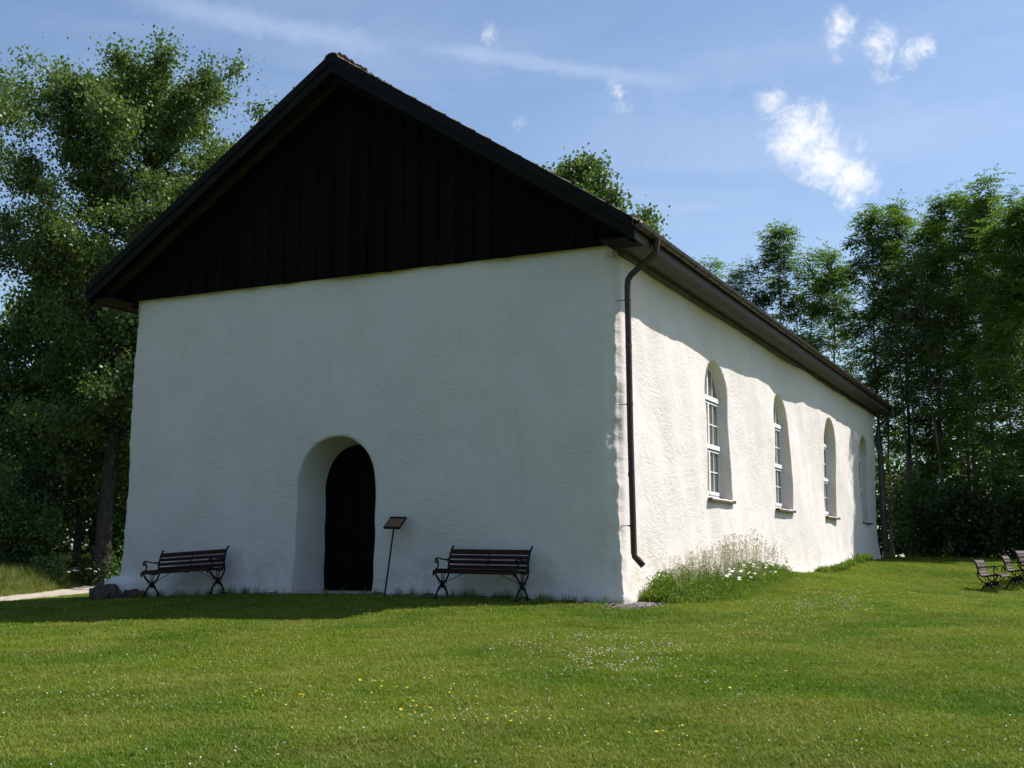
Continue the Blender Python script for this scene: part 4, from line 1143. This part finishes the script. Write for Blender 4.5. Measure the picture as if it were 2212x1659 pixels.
# ------------------------------------------------------------------ scattered ground cover (geometry-node instances: stuff)
def hidden_collection(name, meshes):
    c = bpy.data.collections.new(name)
    for i, me in enumerate(meshes):
        o = bpy.data.objects.new('%s_%02d' % (name, i), me); c.objects.link(o)
    return c
def scatter(name, label, cat, P, rot, scl, idx, coll):
    me = bpy.data.meshes.new(name); me.vertices.add(len(P)); me.vertices.foreach_set('co', np.asarray(P, np.float32).ravel())
    a = me.attributes.new('rot', 'FLOAT_VECTOR', 'POINT'); a.data.foreach_set('vector', np.asarray(rot, np.float32).ravel())
    a = me.attributes.new('scl', 'FLOAT_VECTOR', 'POINT'); a.data.foreach_set('vector', np.asarray(scl, np.float32).ravel())
    a = me.attributes.new('vidx', 'INT', 'POINT'); a.data.foreach_set('value', np.asarray(idx, np.int32))
    o = obj(name, me)
    ng = bpy.data.node_groups.new(name + '_scatter', 'GeometryNodeTree')
    ng.interface.new_socket('Geometry', in_out='INPUT', socket_type='NodeSocketGeometry')
    ng.interface.new_socket('Geometry', in_out='OUTPUT', socket_type='NodeSocketGeometry')
    N = ng.nodes; Lk = ng.links
    gi = N.new('NodeGroupInput'); go = N.new('NodeGroupOutput')
    ci = N.new('GeometryNodeCollectionInfo'); ci.inputs['Collection'].default_value = coll; ci.inputs['Separate Children'].default_value = True; ci.inputs['Reset Children'].default_value = True
    ip = N.new('GeometryNodeInstanceOnPoints'); ip.inputs['Pick Instance'].default_value = True
    def attr(nm, dt):
        n = N.new('GeometryNodeInputNamedAttribute'); n.data_type = dt; n.inputs['Name'].default_value = nm
        return [s for s in n.outputs if s.enabled][0]
    Lk.new(gi.outputs[0], ip.inputs['Points']); Lk.new(ci.outputs[0], ip.inputs['Instance'])
    Lk.new(attr('vidx', 'INT'), ip.inputs['Instance Index'])
    Lk.new(attr('rot', 'FLOAT_VECTOR'), ip.inputs['Rotation']); Lk.new(attr('scl', 'FLOAT_VECTOR'), ip.inputs['Scale'])
    Lk.new(ip.outputs[0], go.inputs[0])
    md = o.modifiers.new('scatter', 'NODES'); md.node_group = ng
    return tag(o, label, cat, kind='stuff')

def blade_clump(seed, nb, rad, hmin, hmax, wid, mat, bend=0.5, seg=2):
    rg = np.random.default_rng(seed); V = []; F = []; rr = []; b = 0
    for i in range(nb):
        a = rg.uniform(0, 6.28); r_ = rad * math.sqrt(rg.uniform()); p = np.array([r_ * math.cos(a), r_ * math.sin(a), 0])
        h = rg.uniform(hmin, hmax); d = rg.uniform(0, 6.28); dv = np.array([math.cos(d), math.sin(d), 0]); sv = np.array([-dv[1], dv[0], 0])
        w = wid * rg.uniform(0.6, 1.2); bd = bend * rg.uniform(0.2, 1.3) * h
        mid = p + dv * bd * 0.3 + np.array([0, 0, h * 0.6]); tip = p + dv * bd + np.array([0, 0, h * rg.uniform(0.8, 1)])
        V += [p - sv * w, p + sv * w, mid + sv * w * 0.8, mid - sv * w * 0.8, tip]
        F.append((b, b + 1, b + 2, b + 3)); F.append((b + 3, b + 2, b + 4, b + 4)); rr += [rg.uniform()] * 5; b += 5
    F4 = [f for f in F if f[2] != f[3]]; F3 = [f[:3] for f in F if f[2] == f[3]]
    return np_mesh('blades', np.array(V), [np.array(F4), np.array(F3)], mat, attrs={'rnd': np.array(rr)})
RG = np.random.default_rng(2024)
def on_lawn(x, y):
    inside = (x > -10.15) & (x < 0.12) & (y > -0.12) & (y < 24.4)
    strip = (x > -9.3) & (x < 0.1) & (y > -0.24 + 0.05 * np.sin(x * 5)) & (y < 0.2)
    corner = np.hypot(x - 0.18, (y - 0.15) * 0.6) < 0.42 + 0.08 * np.sin(x * 17 + y * 9)
    return ~(inside | strip | corner)
def path_dist(x, y):
    d = np.full(x.shape, 1e9)
    for (ax, ay), (bx, by) in zip(PATH[:-1], PATH[1:]):
        vx, vy = bx - ax, by - ay; t = np.clip(((x - ax) * vx + (y - ay) * vy) / (vx * vx + vy * vy), 0, 1)
        d = np.minimum(d, np.hypot(x - ax - vx * t, y - ay - vy * t))
    return d
camx, camy = 6.47, -17.26
def view_sector(n, d0, d1, half=28.5, power=1.0):
    """random ground points in the part of the lawn in front of the viewer (wider than the picture)"""
    u = RG.uniform(0, 1, n); d = d0 * (d1 / d0) ** u if power == 1.0 else np.sqrt(d0 ** 2 + u * (d1 ** 2 - d0 ** 2))
    a = R(90 + 25.7) + R(half) * RG.uniform(-1, 1, n)
    return camx + d * np.cos(a), camy + d * np.sin(a), d
def lawn():
    clumps = [blade_clump(i, 60, 0.090, 0.016, 0.042, 0.0023, M_GRASS, 1.0) for i in range(5)]
    x, y, d = view_sector(150000, 6.3, 48, 29)
    bare = waves(31, [(1.5, 0.5, 6), (0.5, 0.4, 6)])
    k = on_lawn(x, y) & (path_dist(x, y) > 0.66)
    x, y, d = x[k], y[k], d[k]
    z = GZ(x, y); n = len(x)
    sc = (0.9 + 0.022 * d) * RG.uniform(0.8, 1.25, n)
    tall = 1 + 0.25 * waves(32, [(2.5, 0.6, 6), (0.9, 0.5, 6)])(x, y)
    S = np.stack([sc * 1.15, sc * 1.15, np.clip(tall, 0.6, 1.6) * RG.uniform(0.8, 1.2, n) * np.clip(0.9 + 0.006 * d, 0, 1.2)], -1)
    rot = np.stack([RG.normal(0, .08, n), RG.normal(0, .08, n), RG.uniform(0, 6.28, n)], -1)
    scatter('lawn_grass', 'short mown green grass covering the sloping lawn before the church', 'grass', np.stack([x, y, z - 0.004], -1), rot, S, RG.integers(0, 5, n), hidden_collection('lawn_blades', clumps))
lawn()
def meadow():
    clumps = [blade_clump(60 + i, 26, 0.16, 0.30, 0.75, 0.0075, M_MEADOW, 0.45) for i in range(4)]
    n = 34000
    x = RG.uniform(-33, -12, n); y = RG.uniform(-1, 24, n)
    pdn = path_dist(x, y)
    side = np.array([xx < np.interp(yy, [p[1] for p in PATH], [p[0] for p in PATH]) for xx, yy in zip(x, y)])
    k = side & (pdn > 0.85)
    x, y, pdn = x[k], y[k], pdn[k]; n = len(x); z = GZ(x, y)
    hgt = np.clip((pdn - 0.65) / 1.0, 0.15, 1.2) * RG.uniform(0.6, 1.1, n)
    S = np.stack([RG.uniform(.9, 1.4, n)] * 2 + [hgt], -1)
    rot = np.stack([RG.normal(0, .08, n), RG.normal(0, .08, n), RG.uniform(0, 6.28, n)], -1)
    scatter('meadow_grass', 'tall uncut yellowish meadow grass beyond the gravel path', 'grass', np.stack([x, y, z - 0.01], -1), rot, S, RG.integers(0, 4, n), hidden_collection('meadow_blades', clumps))
meadow()
def ball(r, mat, sub=1, fl=0.8):
    bm = bmesh.new(); bmesh.ops.create_icosphere(bm, subdivisions=sub, radius=r)
    for v in bm.verts: v.co.z = v.co.z * fl + 0.0
    me = bpy.data.meshes.new('head'); bm.to_mesh(me); bm.free(); me.materials.append(mat); return me
def flower_mesh(mat, r, petals, centre=None, stalk=0.0, cup=0.25):
    V, F3, mi = [], [], []
    for k in range(petals):
        a = 2 * math.pi * k / petals; w = math.pi / petals * 0.8; b = len(V)
        V += [(0, 0, stalk), (r * math.cos(a - w), r * math.sin(a - w), stalk + r * cup), (r * 1.08 * math.cos(a), r * 1.08 * math.sin(a), stalk + r * cup), (r * math.cos(a + w), r * math.sin(a + w), stalk + r * cup)]
        F3.append((b, b + 1, b + 2, b + 3)); mi.append(0)
    if centre:
        b = len(V); V += [(r * .3 * math.cos(t), r * .3 * math.sin(t), stalk + r * .25) for t in np.linspace(0, 2 * math.pi, 4, endpoint=False)]
        F3.append((b, b + 1, b + 2, b + 3)); mi.append(1)
    if stalk > 0:
        b = len(V); V += [(-0.002, 0, 0), (0.002, 0, 0), (0.002, 0, stalk), (-0.002, 0, stalk)]; F3.append((b, b + 1, b + 2, b + 3)); mi.append(2)
    return np_mesh('flower', np.array(V), np.array(F3), mats=[mat, centre or mat, M_TALLGREEN], midx=mi)
def clover():
    heads = [ball(0.0062, M_PETAL), ball(0.006, M_PINKISH), ball(0.0064, M_PINKISH)]
    P = []
    # clusters (x, y, spread, count)
    CL = [
 (2.35, -6.53, 0.20, 0.25, 57),
 (1.85, -5.79, 0.20, 0.32, 50),
 (1.96, -5.09, 0.25, 0.42, 43),
 (2.55, -5.78, 0.23, 0.38, 43),
 (2.51, -4.78, 0.20, 0.25, 21),
 (1.13, -4.37, 0.33, 0.38, 64),
 (2.14, -6.36, 0.34, 1.65, 64),
 (0.97, -5.22, 0.30, 0.51, 36),
 (2.75, 0.07, 0.35, 2.04, 86),
 (2.63, 2.50, 0.47, 1.37, 86),
 (6.33, -16.48, 0.20, 0.25, 64),
 (2.37, 1.05, 0.61, 0.39, 57),
 (2.73, -2.58, 0.39, 1.01, 43),
 (2.94, 4.12, 0.75, 1.33, 43),
 (2.78, -8.79, 0.20, 0.25, 10),
 (2.91, -9.35, 0.20, 0.25, 7),
 (4.03, -8.07, 0.20, 0.25, 8),
 (3.02, -6.81, 0.24, 0.39, 21),
 (-1.12, -9.41, 0.25, 0.25, 18),
 (-1.14, -8.92, 0.20, 0.25, 7),
 (-1.33, -7.68, 0.20, 0.25, 7),
 (2.30, -9.55, 0.20, 0.25, 21),
 (1.60, -9.87, 0.20, 0.25, 7),

    ]
    for cx, cy, sx, sy, cnt in CL:
        P.append(np.stack([RG.normal(cx, sx, cnt), RG.normal(cy, sy, cnt)], -1))
    x, y, d = view_sector(700, 7, 40, 28); P.append(np.stack([x, y], -1))
    P = np.concatenate(P); k = on_lawn(P[:, 0], P[:, 1]) & (path_dist(P[:, 0], P[:, 1]) > 0.9); P = P[k]
    n = len(P); z = GZ(P[:, 0], P[:, 1]) + RG.uniform(0.035, 0.06, n)
    dd = np.hypot(P[:, 0] - camx, P[:, 1] - camy); s = RG.uniform(0.7, 1.25, n) * (0.9 + 0.016 * dd)
    scatter('clover_flowers', 'small round white clover heads dotted in patches over the lawn', 'flowers', np.stack([P[:, 0], P[:, 1], z], -1), np.zeros((n, 3)), np.stack([s, s, s], -1), RG.integers(0, 3, n), hidden_collection('clover_heads', heads))
clover()
def buttercups():
    f = [flower_mesh(M_YELLOW, 0.010, 5), flower_mesh(M_YELLOW, 0.008, 5, cup=0.6)]
    P = [] 
    CL = [
 (0.85, -9.35, 0.20, 0.25, 13),
 (0.89, -9.07, 0.20, 0.25, 12),
 (0.91, -8.42, 0.20, 0.25, 10),
 (0.96, -8.16, 0.20, 0.25, 7),
 (0.33, -8.90, 0.20, 0.25, 5),
 (1.80, -9.34, 0.20, 0.26, 14),
 (2.04, -9.07, 0.21, 0.26, 9),
 (0.51, -11.01, 0.20, 0.25, 3),
 (1.66, -10.62, 0.20, 0.25, 3),
 (3.64, -9.72, 0.20, 0.25, 10),
 (3.92, -9.46, 0.20, 0.25, 12),
 (2.73, -9.50, 0.20, 0.25, 6),
 (2.96, -7.05, 0.20, 0.25, 4),
 (4.06, -6.79, 0.20, 0.25, 3),
 (3.89, -7.76, 0.20, 0.25, 4),
 (4.29, -10.03, 0.20, 0.25, 4),
 (5.22, -9.49, 0.20, 0.25, 4),
 (5.09, -8.05, 0.25, 0.25, 4),

    ]
    for cx, cy, sx, sy, cnt in CL: P.append(np.stack([RG.normal(cx, sx, cnt), RG.normal(cy, sy, cnt)], -1))
    P = np.concatenate(P); n = len(P); z = GZ(P[:, 0], P[:, 1]) + 0.065; s = RG.uniform(0.8, 1.3, n)
    scatter('buttercup_flowers', 'tiny yellow flowers sprinkled over the near lawn', 'flowers', np.stack([P[:, 0], P[:, 1], z], -1), np.stack([RG.normal(0, .3, n), RG.normal(0, .3, n), RG.uniform(0, 6, n)], -1), np.stack([s, s, s], -1), RG.integers(0, 2, n), hidden_collection('buttercup_heads', f))
buttercups()
# daisies in the meadow by the wall: six white dots
dme = flower_mesh(M_PETAL, 0.045, 10, M_YELLOW, 0.60)
for i, (x, y) in enumerate([(-22.95, 11.6), (-23.15, 11.9), (-23.4, 12.7), (-23.65, 13.1), (-23.1, 11.7), (-23.35, 12.35)]):
    o = obj('daisy', dme, None, (x, y, gz(x, y) + 0.02 + 0.05 * (i % 3))); o.rotation_euler = (R(25), 0, R(40 + 20 * i)); o.scale = (1.25, 1.25, 1)
    tag(o, 'white daisy in the tall meadow grass near the left wall edge', 'flower', 'daisies in the meadow grass')

# plants at the foot of the side wall
def wall_plants():
    # green leafy mass
    clumps = [blade_clump(80 + i, 26, 0.14, 0.10, 0.42, 0.006, M_TALLGREEN, 0.7) for i in range(4)]
    for i in range(4):                               # broad leaved herbs on thin stems
        rg = np.random.default_rng(880 + i); C = np.stack([rg.normal(0, .07, 60), rg.normal(0, .07, 60), rg.uniform(.02, .38, 60) ** 1.0], -1)
        V_, F_ = leaf_quads(C, 0.05, rg, -0.3, 0.5); clumps.append(np_mesh('herb', V_, F_, M_TALLGREEN, attrs={'rnd': np.repeat(rg.uniform(0, 1, 60), 4)}))
    n = 1100; y = RG.uniform(0.55, 8.6, n); edge = np.interp(y, [0.5, 1.3, 4, 7, 8.6], [0.35, 1.0, 1.15, 0.8, 0.3])
    x = 0.08 + RG.uniform(0, 1, n) ** 1.5 * edge * RG.uniform(0.8, 1.35, n)
    hh = np.interp(y, [0.5, 1.2, 3, 7, 8.6], [0.5, 0.95, 0.95, 0.85, 0.5]) * np.clip(1.25 - (x / 1.1), 0.22, 1)
    z = GZ(x, y); S = np.stack([np.ones(n), np.ones(n), hh * RG.uniform(0.5, 1.3, n)], -1)
    scatter('wall_foot_herbs', 'bushy green grass and herbs growing at the foot of the sunlit side wall', 'plants', np.stack([x, y, z - 0.01], -1), np.stack([RG.normal(0, .1, n), RG.normal(0, .1, n), RG.uniform(0, 6.28, n)], -1), S, RG.integers(0, 8, n), hidden_collection('herb_blades', clumps))
    # dry flower stalks
    V, F, nb = [], [], 0
    st = []
    for v in range(6):
        rg = np.random.default_rng(500 + v); BV, BF, nb = [], [], 0
        for s_ in range(3):
            a = rg.uniform(0, 6.28); p0 = np.array([rg.normal(0, .05), rg.normal(0, .05), 0]); h = rg.uniform(0.62, 0.95)
            pts = np.stack([p0, p0 + np.array([math.cos(a) * .02, math.sin(a) * .02, h * .5]), p0 + np.array([math.cos(a) * .06, math.sin(a) * .06, h])])
            Vv, Ff = tube_np(pts, np.array([.0035, .003, .002]), 3); BV.append(Vv); BF.append(Ff + nb); nb += len(Vv)
            if v < 4:                                # branching umbel of small heads
                for q in range(6):
                    b0 = pts[1] * (0.35) + pts[2] * 0.65 if q < 3 else pts[2]
                    e = b0 + np.array([rg.normal(0, .035), rg.normal(0, .035), rg.uniform(0.03, 0.10)])
                    Vv, Ff = tube_np(np.stack([b0, e]), np.array([.002, .0015]), 3); BV.append(Vv); BF.append(Ff + nb); nb += len(Vv)
                    Vv, Ff = leaf_quads(np.repeat(e[None], 3, 0), 0.022, rg, -1, 0.9); BV.append(Vv); BF.append(Ff + nb); nb += len(Vv)
            else:                                    # grass panicle
                Cc = pts[2][None] + np.stack([rg.normal(0, .012, 14), rg.normal(0, .012, 14), rg.uniform(-.16, .03, 14)], -1)
                Vv, Ff = leaf_quads(Cc, 0.035, rg, -1.5, 0.35); BV.append(Vv); BF.append(Ff + nb); nb += len(Vv)
        st.append(np_mesh('stalk', np.concatenate(BV), np.concatenate(BF), M_DRYSTALK))
    n = 125; y = np.concatenate([RG.uniform(0.9, 8.3, 75), RG.normal(4.9, 1.9, n - 75)]); y = np.clip(y, 0.6, 8.8); x = RG.uniform(0.12, 0.6, n); z = GZ(x, y)
    hs = np.interp(y, [0.5, 1.5, 3.5, 6.0, 8.8], [0.5, 0.68, 0.86, 0.95, 0.6]) * RG.uniform(0.7, 1.08, n)
    scatter('dry_flower_stalks', 'tall thin straw coloured stalks standing before the sunlit wall', 'plants', np.stack([x, y, z], -1), np.stack([RG.normal(0, .07, n), RG.normal(0, .07, n), RG.uniform(0, 6.28, n)], -1), np.stack([hs, hs, hs], -1), np.where(RG.uniform(0, 1, n) < 0.85, RG.integers(0, 4, n), RG.integers(4, 6, n)), hidden_collection('stalk_kinds', st))
    n = 130; y = RG.uniform(2.8, 8.2, n); x = RG.uniform(0.35, 1.05, n); z = GZ(x, y)
    dm = flower_mesh(M_PETAL, 0.026, 9, M_YELLOW, 0.0, 0.1)
    scatter('daisy_patch', 'white daisies nodding over the green herbs by the side wall', 'flowers', np.stack([x, y, z + RG.uniform(0.24, 0.40, n)], -1), np.stack([RG.normal(0.1, .25, n), RG.normal(0.3, .25, n), RG.uniform(0, 6.28, n)], -1), np.stack([RG.uniform(.8, 1.3, n)] * 3, -1), np.zeros(n), hidden_collection('daisy_heads', [dm]))
    # low broad leaves further along the wall
    cl = [blade_clump(95 + i, 12, 0.09, 0.22, 0.36, 0.018, M_TALLGREEN, 0.5) for i in range(3)]
    n = 60; y = RG.uniform(12.6, 19.4, n); x = RG.uniform(0.2, 0.55, n); z = GZ(x, y)
    s = RG.uniform(0.7, 1.15, n)
    scatter('iris_leaves', 'strip of low sword shaped green leaves at the wall foot below the third window', 'plants', np.stack([x, y, z], -1), np.stack([RG.normal(0, .1, n), RG.normal(0, .1, n), RG.uniform(0, 6.28, n)], -1), np.stack([s, s, s * np.interp(y, [12.6, 17, 18.6, 19.4], [.6, .65, 1.0, .5])], -1), RG.integers(0, 3, n), hidden_collection('iris_kinds', cl))
    # tufts in the shade along the front foot
    n = 170; x = RG.uniform(-9.2, -0.2, n); y = RG.uniform(-0.30, -0.12, n); z = GZ(x, y)
    s = RG.uniform(0.25, 0.75, n)
    k = ~((x > -6.0) & (x < -4.4) & (RG.uniform(0, 1, n) < 0.8)); x, y, z, s = x[k], y[k], z[k], s[k]; n = len(x)
    scatter('wall_foot_weeds', 'scattered weeds and grass tufts along the shaded front wall foot', 'plants', np.stack([x, y, z], -1), np.stack([RG.normal(0, .1, n), RG.normal(0, .1, n), RG.uniform(0, 6.28, n)], -1), np.stack([s * .7, s * .7, s * .8], -1), RG.integers(0, 4, n), hidden_collection('weed_blades', clumps))
wall_plants()
def gravel():
    ms = []
    for i in range(4):
        bm = bmesh.new(); bmesh.ops.create_icosphere(bm, subdivisions=1, radius=0.03); rg = np.random.default_rng(i)
        for v in bm.verts: v.co = v.co * rg.uniform(0.75, 1.2); v.co.z *= 0.65
        me = bpy.data.meshes.new('pebble'); bm.to_mesh(me); bm.free(); me.materials.append(M_GRAVEL); ms.append(me)
    n = 1500
    x = np.concatenate([RG.uniform(-9.0, 0.1, n), RG.normal(0.18, 0.16, 500)]); y = np.concatenate([-0.10 - np.abs(RG.normal(0, 0.10, n)), RG.normal(0.05, 0.38, 500)])
    k = ~((x > -10.1) & (x < 0.08) & (y > -0.08)); x, y = x[k], y[k]; n = len(x); z = GZ(x, y) + 0.012
    s = RG.uniform(0.5, 1.25, n)
    scatter('wall_foot_gravel', 'grey brown pebbles strewn along the wall foot and round the corner', 'gravel', np.stack([x, y, z], -1), np.stack([RG.uniform(-.4, .4, n), RG.uniform(-.4, .4, n), RG.uniform(0, 6.28, n)], -1), np.stack([s, s, s], -1), RG.integers(0, 4, n), hidden_collection('pebble_kinds', ms))
gravel()
print('leaf faces', NLEAF)
